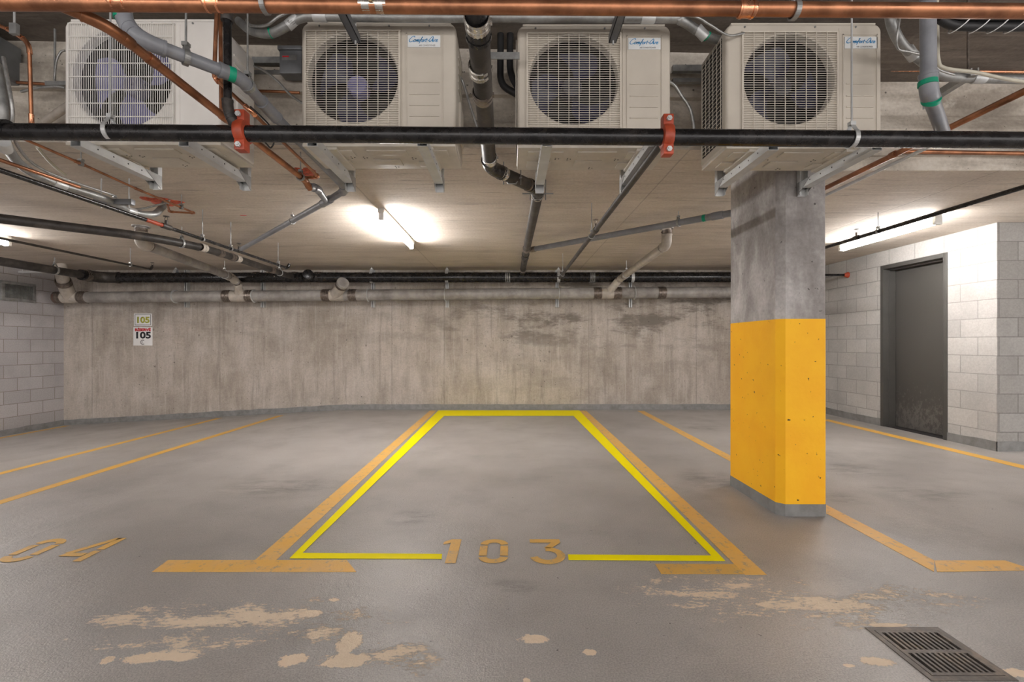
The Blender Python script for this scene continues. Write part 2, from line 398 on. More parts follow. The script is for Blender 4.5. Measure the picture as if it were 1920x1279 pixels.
def pipe(name, label, cat, pts, r, m, bend=.08, fit=None, fitk=1.13, group=None, root=None, seg=18, pname='pipe', elbows=True):
    pts = [V(p) for p in pts]
    if root is None: root = thing(name, label, cat, pts[0]-V((0, 0, r)), group)
    path, arcs = fillet(pts, bend); bm = bmesh.new(); sweep(bm, path, r, seg); link(pname, bm, m, root, 40)
    if fit and elbows:
        for arc in arcs:
            d0 = (arc[1]-arc[0]).normalized(); d1 = (arc[-1]-arc[-2]).normalized()
            pa = [arc[0]-d0*r*.9]+arc+[arc[-1]+d1*r*.9]
            bm = bmesh.new(); sweep(bm, pa, r*fitk, seg)
            for e, dd in ((pa[0], d0), (pa[-1], -d1)): sweep(bm, [e-dd*.001, e+dd*r*.35], r*(fitk+.07), seg)
            link('elbow', bm, fit, root, 40)
    return root
def top_of(y, x=0): return CEIL if y > edge_y(x) else UPPER
def patch(name, quads, z, m, th=.0015, parent=None, **kw):
    """thin paint on the floor, following its fall"""
    bm = bmesh.new()
    for q in quads:
        t = [bm.verts.new((x, y, fz(x)+z)) for x, y in q]; b = [bm.verts.new((x, y, fz(x)+z-th)) for x, y in q]
        bm.faces.new(t); bm.faces.new(b[::-1])
        for i in range(len(q)): j = (i+1) % len(q); bm.faces.new((t[i], b[i], b[j], t[j]))
    return link(name, bm, m, parent)
def stroke(pts, w, closed=False):
    """a polyline as a chain of quads of width w"""
    n = len(pts); out = []; L = []; R = []
    for i in range(n):
        a = V(pts[i-1] if (i or closed) else pts[i]); b = V(pts[(i+1) % n] if (i < n-1 or closed) else pts[i]); c = V(pts[i])
        d1 = (c-a); d2 = (b-c)
        if d1.length < 1e-9: d1 = d2
        if d2.length < 1e-9: d2 = d1
        d1.normalize(); d2.normalize(); t = (d1+d2).normalized(); nn = V((-t.y, t.x)); k = w/2/max(.5, nn.dot(V((-d1.y, d1.x))))
        L.append(c+nn*k); R.append(c-nn*k)
    for i in range(n if closed else n-1):
        j = (i+1) % n; out.append([tuple(L[i]), tuple(R[i]), tuple(R[j]), tuple(L[j])])
    return out
def arcpts(cx, cy, rx, ry, a0, a1, n=12):
    return [(cx+rx*math.cos(math.radians(a0+(a1-a0)*k/n)), cy+ry*math.sin(math.radians(a0+(a1-a0)*k/n))) for k in range(n+1)]
def lettering(name, body, size, m, parent, origin, width=None, th=.001, bold=0.0, shear=0.0):
    """words standing on a plane that faces the camera side (-Y)"""
    c = bpy.data.curves.new('t', 'FONT'); c.body = body; c.size = size; c.align_x = 'CENTER'; c.offset = bold; c.shear = shear; c.resolution_u = 3
    o = bpy.data.objects.new('t', c); COL.objects.link(o); bpy.context.view_layer.update()
    me = bpy.data.meshes.new_from_object(o.evaluated_get(bpy.context.evaluated_depsgraph_get())); bpy.data.objects.remove(o); bpy.data.curves.remove(c)
    bm = bmesh.new(); bm.from_mesh(me); bpy.data.meshes.remove(me)
    k = 1.0
    if width:
        xs = [v.co.x for v in bm.verts]; k = width/(max(xs)-min(xs))
    r = bmesh.ops.extrude_face_region(bm, geom=bm.faces[:])
    for v in [g for g in r['geom'] if isinstance(g, bmesh.types.BMVert)]: v.co.z += th
    for v in bm.verts: x, y, z = v.co; v.co = V(origin)+V((x*k, -z, y))
    return link(name, bm, m, parent)

# ------------------------------------------------------------------ the setting
DX0, DX1, DY0, DY1 = 1.405, 1.685, 1.565, 1.85      # the floor drain's hole
def build_floor():
    bm = bmesh.new()
    xs = [-12, LEFT, -5, -2.8, 0, DX0, DX1, 3.5, RIGHT, 9]; ys = [-6, -2, 0, DY0, DY1, 4, 6, BACK+.15]
    g = {(i, j): bm.verts.new((x, y, fz(x))) for i, x in enumerate(xs) for j, y in enumerate(ys)}
    for i in range(len(xs)-1):
        for j in range(len(ys)-1):
            if xs[i] == DX0 and ys[j] == DY0: continue
            bm.faces.new((g[i, j], g[i+1, j], g[i+1, j+1], g[i, j+1]))
    o = struct('floor', bm, 'floor')
build_floor()
bm = bmesh.new(); box(bm, LEFT-.2, RIGHT+.3, BACK, BACK+.2, -.5, CEIL+.02); struct('wall_back', bm, 'wall')
bm = bmesh.new(); box(bm, LEFT-.2, LEFT, -6, BACK, -.6, UPPER); struct('wall_left', bm, 'block_l')
# right wall, with the opening for the door
DN, DF, DT = 5.473, 6.457, 2.196
bm = bmesh.new()
box(bm, RIGHT, RIGHT+.2, RCORNER, DN, -.1, CEIL); box(bm, RIGHT, RIGHT+.2, DF, BACK, -.1, CEIL); box(bm, RIGHT, RIGHT+.2, DN, DF, DT, CEIL)
struct('wall_right', bm, 'block_r')
bm = bmesh.new(); box(bm, RIGHT+.001, 9, RCORNER-.002, RCORNER+.2, -.1, CEIL); struct('wall_front_right', bm, 'block_f')
# low ceiling slab with its slanting edge, upper ceiling, and the beam face between
def slab_edge():
    XS = 2.30; e = [(-9, edge_y(-9)), (XS, edge_y(XS)), (XS, 3.455), (9, 3.455)]
    bm = bmesh.new()
    lo = [bm.verts.new((x, y, CEIL)) for x, y in e+[(9, BACK+.2), (-9, BACK+.2)]]
    bm.faces.new(lo); struct('ceiling', bm, 'ceil')
    bm = bmesh.new()
    for (x0, y0), (x1, y1) in zip(e, e[1:]):
        # ribbed face: three shallow courses
        zs = [(CEIL, 0), (CEIL+.16, 0), (CEIL+.165, .035), (CEIL+.34, .035), (CEIL+.345, .0), (CEIL+.50, 0), (CEIL+.505, .05), (UPPER, .05)] if x0 < 0 else [(CEIL, 0), (CEIL+.10, 0), (CEIL+.105, -.02), (CEIL+.3, -.02), (CEIL+.42, .03), (UPPER, .03)]
        dx, dy = (0, 1) if x0 != x1 else (0, 0)
        a = [bm.verts.new((x0+dx*o, y0+dy*o, z)) for z, o in zs]; b = [bm.verts.new((x1+dx*o, y1+dy*o, z)) for z, o in zs]
        for i in range(len(zs)-1): bm.faces.new((a[i], b[i], b[i+1], a[i+1]))
    struct('trim_1', bm, 'beam')
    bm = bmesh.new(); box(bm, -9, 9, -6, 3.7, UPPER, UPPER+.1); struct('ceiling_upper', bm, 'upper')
slab_edge()
def base_strip(name, pts, h, t=.008):
    bm = bmesh.new()
    for (x0, y0), (x1, y1) in zip(pts, pts[1:]):
        d = V((x1-x0, y1-y0)).normalized(); n = V((d.y, -d.x))*t
        n_ = max(1, int(V((x1-x0, y1-y0)).length/.15)); prev = None
        for i in range(n_+1):
            k = i/n_; x = x0+(x1-x0)*k; y = y0+(y1-y0)*k; z = fz(x)
            hh = h+random.uniform(-.006, .006)
            cur = [bm.verts.new(c) for c in ((x, y, z-.01), (x+n.x, y+n.y, z-.01), (x+n.x, y+n.y, z+hh), (x, y, z+hh))]
            if prev:
                for q in range(4): bm.faces.new((prev[q], prev[(q+1) % 4], cur[(q+1) % 4], cur[q]))
            prev = cur
    struct(name, bm, 'base')
base_strip('baseboard_back', [(LEFT+.01, BACK), (-2.8, BACK), (RIGHT, BACK)], .092)
base_strip('baseboard_left', [(LEFT, 0), (LEFT, BACK)], .095)
base_strip('baseboard_right', [(RIGHT, BACK), (RIGHT, DF)], .10)
base_strip('baseboard_right_near', [(RIGHT, DN), (RIGHT, RCORNER)], .10)
base_strip('baseboard_front_right', [(RIGHT-.004, RCORNER-.002), (9, RCORNER-.002)], .105)

# steel door in the right wall
def door():
    root = bpy.data.objects.new('door_1', None); COL.objects.link(root); root.location = (RIGHT, (DN+DF)/2, 0); OFF['door_1'] = V(root.location)
    root['kind'] = 'structure'
    bm = bmesh.new(); X0 = RIGHT-.012
    for y0, y1, z0, z1 in ((DN, DN+.052, 0, DT), (DF-.052, DF, 0, DT), (DN+.052, DF-.052, DT-.052, DT)):
        bbox(bm, X0, RIGHT+.215, y0, y1, z0, z1, .004)
    # stops
    for y0, y1, z0, z1 in ((DN+.052, DN+.068, 0, DT-.068), (DF-.068, DF-.052, 0, DT-.068), (DN+.052, DF-.052, DT-.068, DT-.052)):
        box(bm, RIGHT+.06, RIGHT+.145, y0, y1, z0, z1)
    link('door_frame', bm, 'frame', root, 30)
    bm = bmesh.new(); bbox(bm, RIGHT+.15, RIGHT+.195, DN+.055, DF-.055, .012, DT-.055, .003); link('door_leaf', bm, 'door', root, 30)
    bm = bmesh.new(); box(bm, RIGHT+.02, RIGHT+.2, DN+.05, DF-.05, 0, .008); link('threshold', bm, 'dark', root)
    bm = bmesh.new(); c = V((RIGHT+.15, DN+.11, 1.0)); sweep(bm, [c, c-V((.012, 0, 0))], .017, 16); sweep(bm, [c-V((.012, 0, 0)), c-V((.018, 0, 0))], .009, 12)
    link('lock_cylinder', bm, 'galvdull', root, 40)
    for z in (.25, 1.05, 1.85):
        bm = bmesh.new(); sweep(bm, [V((RIGHT+.148, DF-.056, z)), V((RIGHT+.148, DF-.056, z+.11))], .008, 10); link('hinge', bm, 'frame', root, 40)
    bm = bmesh.new(); box(bm, RIGHT+.2, RIGHT+.21, DN, DF, 0, DT); link('door_backing', bm, 'dark', root)
door()

# ------------------------------------------------------------------ the column
def column():
    x0, x1, y0, y1, c = 1.752, 2.06, 3.06, 3.73, .042
    root = thing('concrete_column', 'square concrete column with a yellow painted lower half, below the right-hand outdoor unit', 'column', (x0+.15, y0+.3, 0))
    def prism(name, m, z0, z1, g, jag=0):
        bm = bmesh.new(); q = [(x0-g+c, y0-g), (x1+g-.012, y0-g), (x1+g, y0-g+.012), (x1+g, y1+g), (x0-g, y1+g), (x0-g, y0-g+c)]
        a = [bm.verts.new((x, y, z0)) for x, y in q]; b = [bm.verts.new((x, y, z1)) for x, y in q]
        bm.faces.new(a); bm.faces.new(b)
        for i in range(len(q)): bm.faces.new((a[i], a[(i+1) % len(q)], b[(i+1) % len(q)], b[i]))
        return link(name, bm, m, root)
    prism('shaft', 'column', 0, UPPER, 0); prism('yellow_paint', 'yellow', .078, 1.287, .002); prism('grey_base', 'base', 0, .079, .004)
column()

# ------------------------------------------------------------------ floor markings
def line(name, label, x0, x1, y0, y1, m='orange', x0f=None, x1f=None, group=None, cat='parking line', z=.002):
    q = [(x0, y0), (x1, y0), (x1 if x1f is None else x1f, y1), (x0 if x0f is None else x0f, y1)]
    n = max(1, int((y1-y0)/.8)); qs = []
    for i in range(n):
        a, b = i/n, (i+1)/n; L = lambda p, r, t: (p[0]+(r[0]-p[0])*t, p[1]+(r[1]-p[1])*t)
        qs.append([L(q[0], q[3], a), L(q[1], q[2], a), L(q[1], q[2], b), L(q[0], q[3], b)])
    return tag(patch(name, qs, z, m), label, cat, group)
def fl(px, py): y = F*CH/(py-HY); return ((px-CX)/F*y, y)
lb = line('parking_line', 'worn orange floor line just left of the bright yellow outline', -1.325, -1.215, 2.43, 7.93, x0f=-1.36, x1f=-1.25)
line('parking_line', 'worn orange floor line just right of the bright yellow outline', 1.14, 1.245, 2.28, 7.93, x0f=1.165, x1f=1.28)
tag(patch('end_stripe', [[fl(285, 1073), fl(668, 1073), fl(650, 1051), fl(315, 1051)]], .0024, 'orange'), 'wide orange cross stripe at the foot of the left line, left of number 103', 'parking line')
tag(patch('end_stripe', [[fl(1240, 1077), (1.14, 2.285), (1.14, 2.39), fl(1228, 1058)]], .0024, 'orange_dk'), 'faded orange cross stripe at the foot of the right line, right of number 103', 'parking line')
tag(patch('parking_line', [[(2.085, 2.31), (2.195, 2.43), (2.245, 7.9), (2.135, 7.9)]], .002, 'orange'), 'orange floor line running behind the yellow column', 'parking line')
tag(patch('end_stripe', [[(2.10, 2.31), (2.60, 2.325), (2.56, 2.43), (2.195, 2.43)]], .0024, 'orange'), 'orange cross stripe at the right edge, right of the column foot', 'parking line')
line('parking_line', 'thin orange floor line along the right block wall in front of the door', 4.62, 4.75, 2.2, 7.0, 'orange_ok')
line('parking_line', 'second orange floor line left of number 103, nearer the camera of the pair', -3.85, -3.74, 2.2, 7.75, 'orange_ok')
line('parking_line', 'orange floor line farther left of the pair, below the 105 signs', -4.93, -4.82, 2.2, 7.85, 'orange_ok')
line('parking_line', 'orange floor line beside the left block wall', -7.56, -7.46, 2.2, 7.95, 'orange_ok')
# drawn overlay outline round the stall, added as flat geometry on the floor
yl = [[fl(822, 770), fl(1086, 770), fl(1075, 780), fl(833, 780)], [fl(543, 1048), fl(822, 770), fl(833, 780), fl(567, 1038)],
      [fl(543, 1048), fl(567, 1038), fl(829, 1040), fl(828, 1049)], [fl(1086, 770), fl(1360, 1053), fl(1334, 1043), fl(1075, 780)],
      [fl(1065, 1041), fl(1334, 1043), fl(1360, 1053), fl(1066, 1051)]]
tag(patch('stall_outline', yl, .004, 'bright'), 'bright yellow overlay outline added round the central parking stall', 'overlay outline')
def digit(ch, cx, y0, w, h, sw, label, group):
    """stencilled number: top away from the camera"""
    x0, x1, y1 = cx-w/2, cx+w/2, y0+h; s = sw
    if ch == '1': q = [[(cx-.0, y0), (cx+s, y0), (cx+s, y1), (cx, y1)], [(cx, y1), (cx-.04, y1-.035), (cx-.04, y1-.065), (cx, y1-.045)]]
    if ch == '0':
        q = []; r = .048
        for a0, a1, cy in ((2, 178, y1-r-s/2), (182, 358, y0+r+s/2)):
            q += stroke(arcpts(cx, cy, (w-s)/2, r, a0, a1), s)
        for xx in (x0+s/2, x1-s/2): q += [[(xx-s/2, y0+r+s/2+.016), (xx+s/2, y0+r+s/2+.016), (xx+s/2, y1-r-s/2-.016), (xx-s/2, y1-r-s/2-.016)]]
    if ch == '3':
        q = [[(x0, y1-s), (x1-.02, y1-s), (x1-.02, y1), (x0, y1)], [(x1-.02, y1-s), (cx-.02+s*.9, y0+h*.60), (cx-.02, y0+h*.60), (x1-.02-s*1.2, y1-s)]]
        q += stroke(arcpts(cx-.01, y0+h*.3, (w-s)/2, h*.3-s/2+.01, 92, -165, 16), s)
    if ch == '4':
        q = [[(x1-s*1.5, y0), (x1-s*.5, y0), (x1-s*.5, y0+h*.42), (x1-s*1.5, y0+h*.42)], [(x0, y0+h*.2), (x1-s*1.7, y0+h*.2), (x1-s*1.7, y0+h*.33), (x0+.01, y0+h*.33)],
             [(x0, y0+h*.33), (x0+s, y0+h*.33), (x1-s*.9, y1), (x1-s*1.9, y1)], [(x1-s*1.5, y0+h*.48), (x1-s*.5, y0+h*.48), (x1-s*.5, y1), (x1-s*1.5, y1)]]
    return tag(patch('stencilled_number', q, .0035, 'orange_dk'), label, 'number', group)
digit('1', -.335, 2.40, .06, .29, .055, 'stencilled ochre 1 of the number 103 on the floor', 'digits of the number 103')
digit('0', -.09, 2.40, .155, .29, .042, 'stencilled ochre 0 of the number 103 on the floor', 'digits of the number 103')
digit('3', .205, 2.40, .19, .29, .042, 'stencilled ochre 3 of the number 103 on the floor', 'digits of the number 103')
digit('0', -2.59, 2.41, .155, .29, .042, 'stencilled ochre 0 cut off by the left edge, left of the 4', 'digits of the number 104')
digit('4', -2.29, 2.42, .19, .29, .042, 'stencilled ochre 4 on the floor near the left edge', 'digits of the number 104')

# ------------------------------------------------------------------ the floor drain
def drain():
    root = thing('floor_drain', 'square cast iron floor drain grate in the right foreground', 'drain', ((DX0+DX1)/2, (DY0+DY1)/2, 0))
    bm = bmesh.new()   # the pit
    box(bm, DX0, DX0+.012, DY0, DY1, -.12, .0); box(bm, DX1-.012, DX1, DY0, DY1, -.12, 0); box(bm, DX0, DX1, DY0, DY0+.012, -.12, 0); box(bm, DX0, DX1, DY1-.012, DY1, -.12, 0); box(bm, DX0, DX1, DY0, DY1, -.13, -.12)
    link('pit', bm, 'dark', root)
    bm = bmesh.new(); a = .016
    for x0, x1, y0, y1 in ((DX0-.005, DX0+a, DY0-.005, DY1+.005), (DX1-a, DX1+.005, DY0-.005, DY1+.005), (DX0+a, DX1-a, DY0-.005, DY0+a), (DX0+a, DX1-a, DY1-a, DY1+.005)):
        box(bm, x0, x1, y0, y1, -.01, .003)
    link('rim', bm, 'grate', root)
    bm = bmesh.new(); x0, x1, y0, y1 = DX0+a+.002, DX1-a-.002, DY0+a+.002, DY1-a-.002; ym = (y0+y1)/2
    bd = .014
    for q in ((x0, x0+bd, y0, y1), (x1-bd, x1, y0, y1), (x0+bd, x1-bd, y0, y0+bd), (x0+bd, x1-bd, y1-bd, y1), (x0+bd, x1-bd, ym-.009, ym+.009)): box(bm, *q, -.02, .004)
    n = 11; p = (x1-x0-2*bd)/n
    for i in range(1, n):
        c = x0+bd+p*i
        for s, e in ((y0+bd, ym-.009), (ym+.009, y1-bd)): box(bm, c-p*.24, c+p*.24, s, e, -.02, .004)
    link('grate', bm, 'grate', root)
drain()

# ------------------------------------------------------------------ fluorescent lamps
def lamp(label, x, y0, y1, z, group='fluorescent strip lamps', tubes=(0,), tm='tube', tr=.033):
    root = thing('fluorescent_lamp', label, 'lamp', (x, (y0+y1)/2, z), group)
    bm = bmesh.new(); bbox(bm, x-.03, x+.03, y0, y1, z-.045, z, .004); link('housing', bm, 'fixture', root, 30)
    for t in tubes:
        bm = bmesh.new(); sweep(bm, [V((x+t, y0+.03, z-.085)), V((x+t, y1-.03, z-.085))], tr, 20); link('tube', bm, tm, root, 40)
        for y in (y0+.02, y1-.02):
            bm = bmesh.new(); bbox(bm, x+t-tr-.003, x+t+tr+.003, y-.018, y+.018, z-.088-tr, z-.04, .006); link('lamp_holder', bm, 'clear', root, 30)
    return root
lamp('bare tube lamp on the ceiling left of centre', -1.215, 4.40, 5.80, CEIL, tm='tube_bare', tr=.02)
lamp('long tube lamp hanging near the door on the right', 4.13, 4.52, 5.86, CEIL)
lamp('tube lamp cut off by the left edge of the picture', -5.93, 4.25, 5.55, CEIL)
for x, y, zz in ((-3.4, -2.6, 3.0), (.5, -3.1, 3.0), (3.9, -2.6, 3.0)):
    lamp('tube lamp on the upper ceiling behind the viewer', x, y, y+1.3, zz, 'lamps behind the viewer', tm='tube_rear')

# ------------------------------------------------------------------ air-conditioner outdoor units
SCRIPT = [  # cursive strokes of the badge, x to the right, y up
    [(1.55, 1.45), (1.35, 1.85), (.8, 1.75), (.25, 1.1), (.1, .45), (.45, .02), (1.0, .12), (1.5, .45)],
    [(1.5, .45), (1.75, .75), (2.05, .6), (1.95, .15), (1.65, .05), (1.5, .35), (1.75, .75), (2.3, .6)],
    [(2.25, .02), (2.45, .7), (2.4, .3), (2.75, .75), (2.75, .02), (2.95, .6), (3.2, .72), (3.15, .1), (3.4, .15)],
    [(3.4, .15), (3.8, .9), (4.0, 1.6), (3.85, 1.5), (3.7, .3), (3.5, -.6)], [(3.45, .65), (4.25, .7)],
    [(4.35, .7), (4.15, .25), (4.4, .03), (4.7, .35), (4.6, .7), (4.35, .7)],
    [(4.85, .02), (5.0, .7), (5.25, .72)], [(5.55, 1.2), (5.4, .2), (5.65, .05)], [(5.3, .72), (5.85, .75)],
    [(5.95, .5), (6.35, .52)],
    [(7.55, .15), (7.45, 1.5), (7.1, 1.7), (6.6, 1.0), (6.5, .3), (6.8, .05), (7.2, .5), (7.5, 1.2)],
    [(7.75, .7), (7.75, .1), (7.95, .1)], [(7.83, 1.05), (7.87, 1.1)],
    [(8.1, .02), (8.2, .7), (8.5, .72)], [(8.65, .4), (9.05, .55), (8.95, .75), (8.7, .65), (8.65, .2), (8.9, .03), (9.2, .2)],
]
def badge(root, xc, y, zc, w=.178, h=.064):
    bm = bmesh.new(); bbox(bm, xc-w/2, xc+w/2, y-.003, y, zc-h/2, zc+h/2, .0012); b = link('badge', bm, 'badge', root, 30)
    bm = bmesh.new(); k = w*.90/9.4; ox = xc-w*.47; oz = zc-.004
    for s in SCRIPT:
        pts = spline([V((x, z, 0)) for x, z in s], 4) if len(s) > 2 else [V((x, z, 0)) for x, z in s]
        for q in stroke([(p.x, p.y) for p in pts], .20):
            f = [bm.verts.new((ox+(x+.32*z)*k, y-.0042, oz+z*k*.95)) for x, z in q]
            try: bm.faces.new(f)
            except ValueError: pass
    link('lettering', bm, 'blue', b)
    lettering('small_lettering', 'AIR CONDITIONER', .012, 'greytext', b, (xc+w*.10, y-.003, zc-h*.42), width=w*.5, th=.0008)
def ac_unit(label, x0, y0, z0, w=.845, h=.665, d=.33, white=False, pale_fan=False, hub='hub', badge_on=True, spin=0.0, dx=0.0):
    x1, z1 = x0+w, z0+h; body = 'white' if white else 'beige'; wire = 'wire_white' if white else 'wire_beige'
    root = thing('outdoor_unit', label, 'air conditioner unit', (x0+w/2, y0+d/2, z0), 'air conditioner outdoor units under the ceiling')
    gx0, gx1 = (x0+.035, x0+.60) if white else (x0+.038+dx, x0+.552+dx)
    gz0, gz1 = (z0+.06, z1-.03) if white else (z0+.075, z1-.055)
    R = .27 if white else .247; cx = (gx0+gx1)/2; cz = (gz0+gz1)/2+(0 if white else .016); cy = y0
    # cabinet: rounded outline swept back, front pierced by the round fan opening
    def outline(ins):
        pts = []; rt, rb = .045, .018
        for (ax, az, r, a0) in ((x1, z1, rt, 0), (x0, z1, rt, 90), (x0, z0, rb, 180), (x1, z0, rb, 270)):
            sx = -1 if ax == x1 else 1; sz = -1 if az == z1 else 1
            c = (ax+sx*r, az+sz*r)
            for k in range(9):
                t = math.radians(a0+k*90/8); pts.append((c[0]+(r-ins)*math.cos(t), c[1]+(r-ins)*math.sin(t)))
        out = []
        for i, p in enumerate(pts):
            q = pts[(i+1) % len(pts)]; L = math.dist(p, q); n = max(1, int(L/.04))
            for k in range(n): out.append((p[0]+(q[0]-p[0])*k/n, p[1]+(q[1]-p[1])*k/n))
        return out
    bm = bmesh.new(); base = outline(0.0); n = len(base)
    def ring(ins, y): 
        c = []
        for (x, z) in base:      # inset towards the inside
            vx = min(max(x, x0+.045), x1-.045); vz = min(max(z, z0+.045), z1-.045); dv = V((x-vx, z-vz)); L = dv.length
            dv = dv*((L-ins)/L) if L > 1e-6 else dv
            c.append(bm.verts.new((vx+dv.x, y, vz+dv.y)))
        return c
    rings = [ring(.018, y0), ring(.0115, y0+.0015), ring(.0055, y0+.006), ring(.0015, y0+.012), ring(0, y0+.02), ring(0, y0+d)]
    for a, b in zip(rings, rings[1:]):
        for i in range(n): bm.faces.new((a[i], a[(i+1) % n], b[(i+1) % n], b[i]))
    bm.faces.new(rings[-1])
    prev = rings[0]
    def circ(r, y):
        out = []
        for v in rings[0]:
            t = V((v.co.x-cx, v.co.z-cz)).normalized(); out.append(bm.verts.new((cx+t.x*r, y, cz+t.y*r)))
        return out
    for r, y in ((R+.018, y0), (R+.006, y0-.004), (R, y0-.001), (R-.004, y0+.012), (R-.004, y0+.05)):
        c = circ(r, y)
        for i in range(n): bm.faces.new((prev[i], prev[(i+1) % n], c[(i+1) % n], c[i]))
        prev = c
    link('cabinet', bm, body, root, 35)
    bm = bmesh.new()     # shroud and the dark chamber behind it
    ys = [(R-.005, y0+.045), (R-.006, y0+.13), (R-.006, y0+.2)]
    rr = [[bm.verts.new((cx+r*math.cos(k*PI/24), y, cz+r*math.sin(k*PI/24))) for k in range(48)] for r, y in ys]
    for a, b in zip(rr, rr[1:]):
        for k in range(48): bm.faces.new((a[k], a[(k+1) % 48], b[(k+1) % 48], b[k]))
    bm.faces.new(rr[-1]); link('shroud', bm, 'dark', root, 40)
    # coil seen through the fan
    bm = bmesh.new()
    for k in range(-8, 9):
        zz = cz+k*.026; ww = math.sqrt(max(0, (R-.02)**2-(zz-cz)**2)); sweep(bm, [V((cx-ww, y0+.19, zz)), V((cx+ww, y0+.19, zz))], .005, 6)
    link('coil', bm, 'fin', root)
    # fan: hub and three broad swept blades
    fan = bpy.data.objects.new('fan', None); COL.objects.link(fan); fan.parent = root; OFF[fan.name] = OFF[root.name]
    bm = bmesh.new(); sweep(bm, [V((cx, y0+.06, cz)), V((cx, y0+.064, cz)), V((cx, y0+.075, cz)), V((cx, y0+.13, cz))], [.03, .05, .058, .06], 28)
    sweep(bm, [V((cx, y0+.052, cz)), V((cx, y0+.062, cz))], .009, 8); link('hub', bm, hub, fan, 40)
    for b in range(3):
        bm = bmesh.new(); rows = []
        for i in range(9):
            t = i/8; r = .05+t*(R-.07); a0 = spin+b*2*PI/3+t*t*.55
            span = .55+.55*math.sin(min(1, t*1.15)*PI*.62)
            row = []
            for j in range(9):
                u = j/8; a = a0+(u-.5)*span*1.0; yy = y0+.10+(u-.5)*.075*(1-.35*t)+.02*math.sin(u*PI)
                row.append(V((cx+r*math.cos(a), yy, cz+r*math.sin(a))))
            rows.append(row)
        f = [[bm.verts.new(p) for p in r_] for r_ in rows]; k = [[bm.verts.new(p+V((0, .004, 0))) for p in r_] for r_ in rows]
        for i in range(8):
            for j in range(8):
                bm.faces.new((f[i][j], f[i+1][j], f[i+1][j+1], f[i][j+1])); bm.faces.new((k[i][j], k[i][j+1], k[i+1][j+1], k[i+1][j]))
        for i in range(8):
            bm.faces.new((f[i][0], k[i][0], k[i+1][0], f[i+1][0])); bm.faces.new((f[i][8], f[i+1][8], k[i+1][8], k[i][8]))
            bm.faces.new((f[8][i], k[8][i], k[8][i+1], f[8][i+1]))
        link('blade', bm, 'blade_pale' if pale_fan else 'blade', fan, 40)
    # wire guard
    bm = bmesh.new(); g = .0017; yg = y0-.010
    def wx(z, y, r=g): box(bm, gx0, gx1, y-r, y+r, z-r, z+r)
    def wz(x, y, r=g): box(bm, x-r, x+r, y-r, y+r, gz0, gz1)
    if white:
        k = int((gx1-gx0)/.0118)
        for i in range(k+1): wz(gx0+(gx1-gx0)*i/k, yg, .0014)
        for i in range(9): wx(gz0+(gz1-gz0)*i/8, yg-.003, .0022)
    else:
        k = int((gz1-gz0)/.0122)
        for i in range(k+1): wx(gz0+(gz1-gz0)*i/k, yg, .00125)
        for i in range(10): wz(gx0+.004+(gx1-gx0-.008)*i/9, yg-.003, .0016)
    wx(gz0, yg, .003); wx(gz1, yg, .003); wz(gx0, yg, .003); wz(gx1, yg, .003)
    for x in (gx0, cx, gx1):
        for z in (gz0, gz1): box(bm, x-.004, x+.004, yg, y0+.004, z-.004, z+.004)
    link('fan_guard', bm, wire, root)
    # service panel on the right with its seam, raised frame and four ribs
    bm = bmesh.new(); xs = x0+.565+dx if not white else x0+.63
    if not white:
        box(bm, xs-.0015, xs+.0015, y0-.0025, y0+.004, z0+.02, z1-.03)
        px0, px1, pz1 = x0+.585+dx, x0+.785+dx*.7, z1-.062
        for a in ((px0, px0+.005, z0+.02, pz1), (px1-.005, px1, z0+.02, pz1), (px0, px1, pz1-.005, pz1)): box(bm, a[0], a[1], y0-.004, y0+.003, a[2], a[3])
        for z in (.335, .27, .21, .15): bbox(bm, px0+.018, px1-.022, y0-.005, y0+.003, z0+z-.003, z0+z+.003, .002)
    else:
        box(bm, xs-.0015, xs+.0015, y0-.0025, y0+.004, z0+.02, z1-.03)
    link('service_panel', bm, body, root)
    if badge_on: badge(root, x0+.683+dx, y0-.001, z1-.108)
    # top cover with its lip, seams and screws
    bm = bmesh.new(); bbox(bm, x0+.03, x1-.03, y0+.008, y0+d+.006, z1-.003, z1+.007, .003); link('top_cover', bm, body, root, 30)
    bm = bmesh.new()
    for x in (x0+.10, x0+.48, x0+.70): sweep(bm, [V((x, y0-.003, z1-.022)), V((x, y0+.003, z1-.022))], .0055, 8)
    link('screw', bm, 'galvdull', root, 40)
    # coil guard on the left side, louvred panel and valve cover on the right side
    bm = bmesh.new()
    box(bm, x0-.002, x0+.002, y0+.05, y0+d-.02, z0+.05, z1-.05); link('side_coil', bm, 'fin', root)
    bm = bmesh.new()
    for k in range(24): z = z0+.06+k*(h-.12)/23; box(bm, x0-.006, x0-.003, y0+.05, y0+d-.02, z-.0012, z+.0012)
    for k in range(6): y = y0+.055+k*(d-.08)/5; box(bm, x0-.007, x0-.004, y-.0015, y+.0015, z0+.05, z1-.05)
    link('side_guard', bm, wire if not white else 'wire_white', root)
    bm = bmesh.new(); bbox(bm, x1-.002, x1+.012, y0+.14, y0+d-.03, z0+.09, z0+.30, .005)
    for k in range(5):
        z = z0+.36+k*.045; box(bm, x1-.001, x1+.004, y0+.12, y0+d-.05, z, z+.012)
    link('valve_cover', bm, body, root, 30)
    # base pan, its pressed ridges and feet
    bm = bmesh.new(); bbox(bm, x0+.004, x1-.004, y0+.006, y0+d+.004, z0-.012, z0+.004, .003)
    for a in ((.06, .26, .05, .13), (.06, .2, .19, .28), (.34, .56, .05, .12), (.34, .50, .18, .27), (.62, .79, .05, .15), (.60, .72, .21, .29)):
        bbox(bm, x0+a[0], x0+a[1], y0+a[2], y0+a[3], z0-.019, z0-.010, .004)
    link('base_pan', bm, 'pan', root, 30)
    bm = bmesh.new()
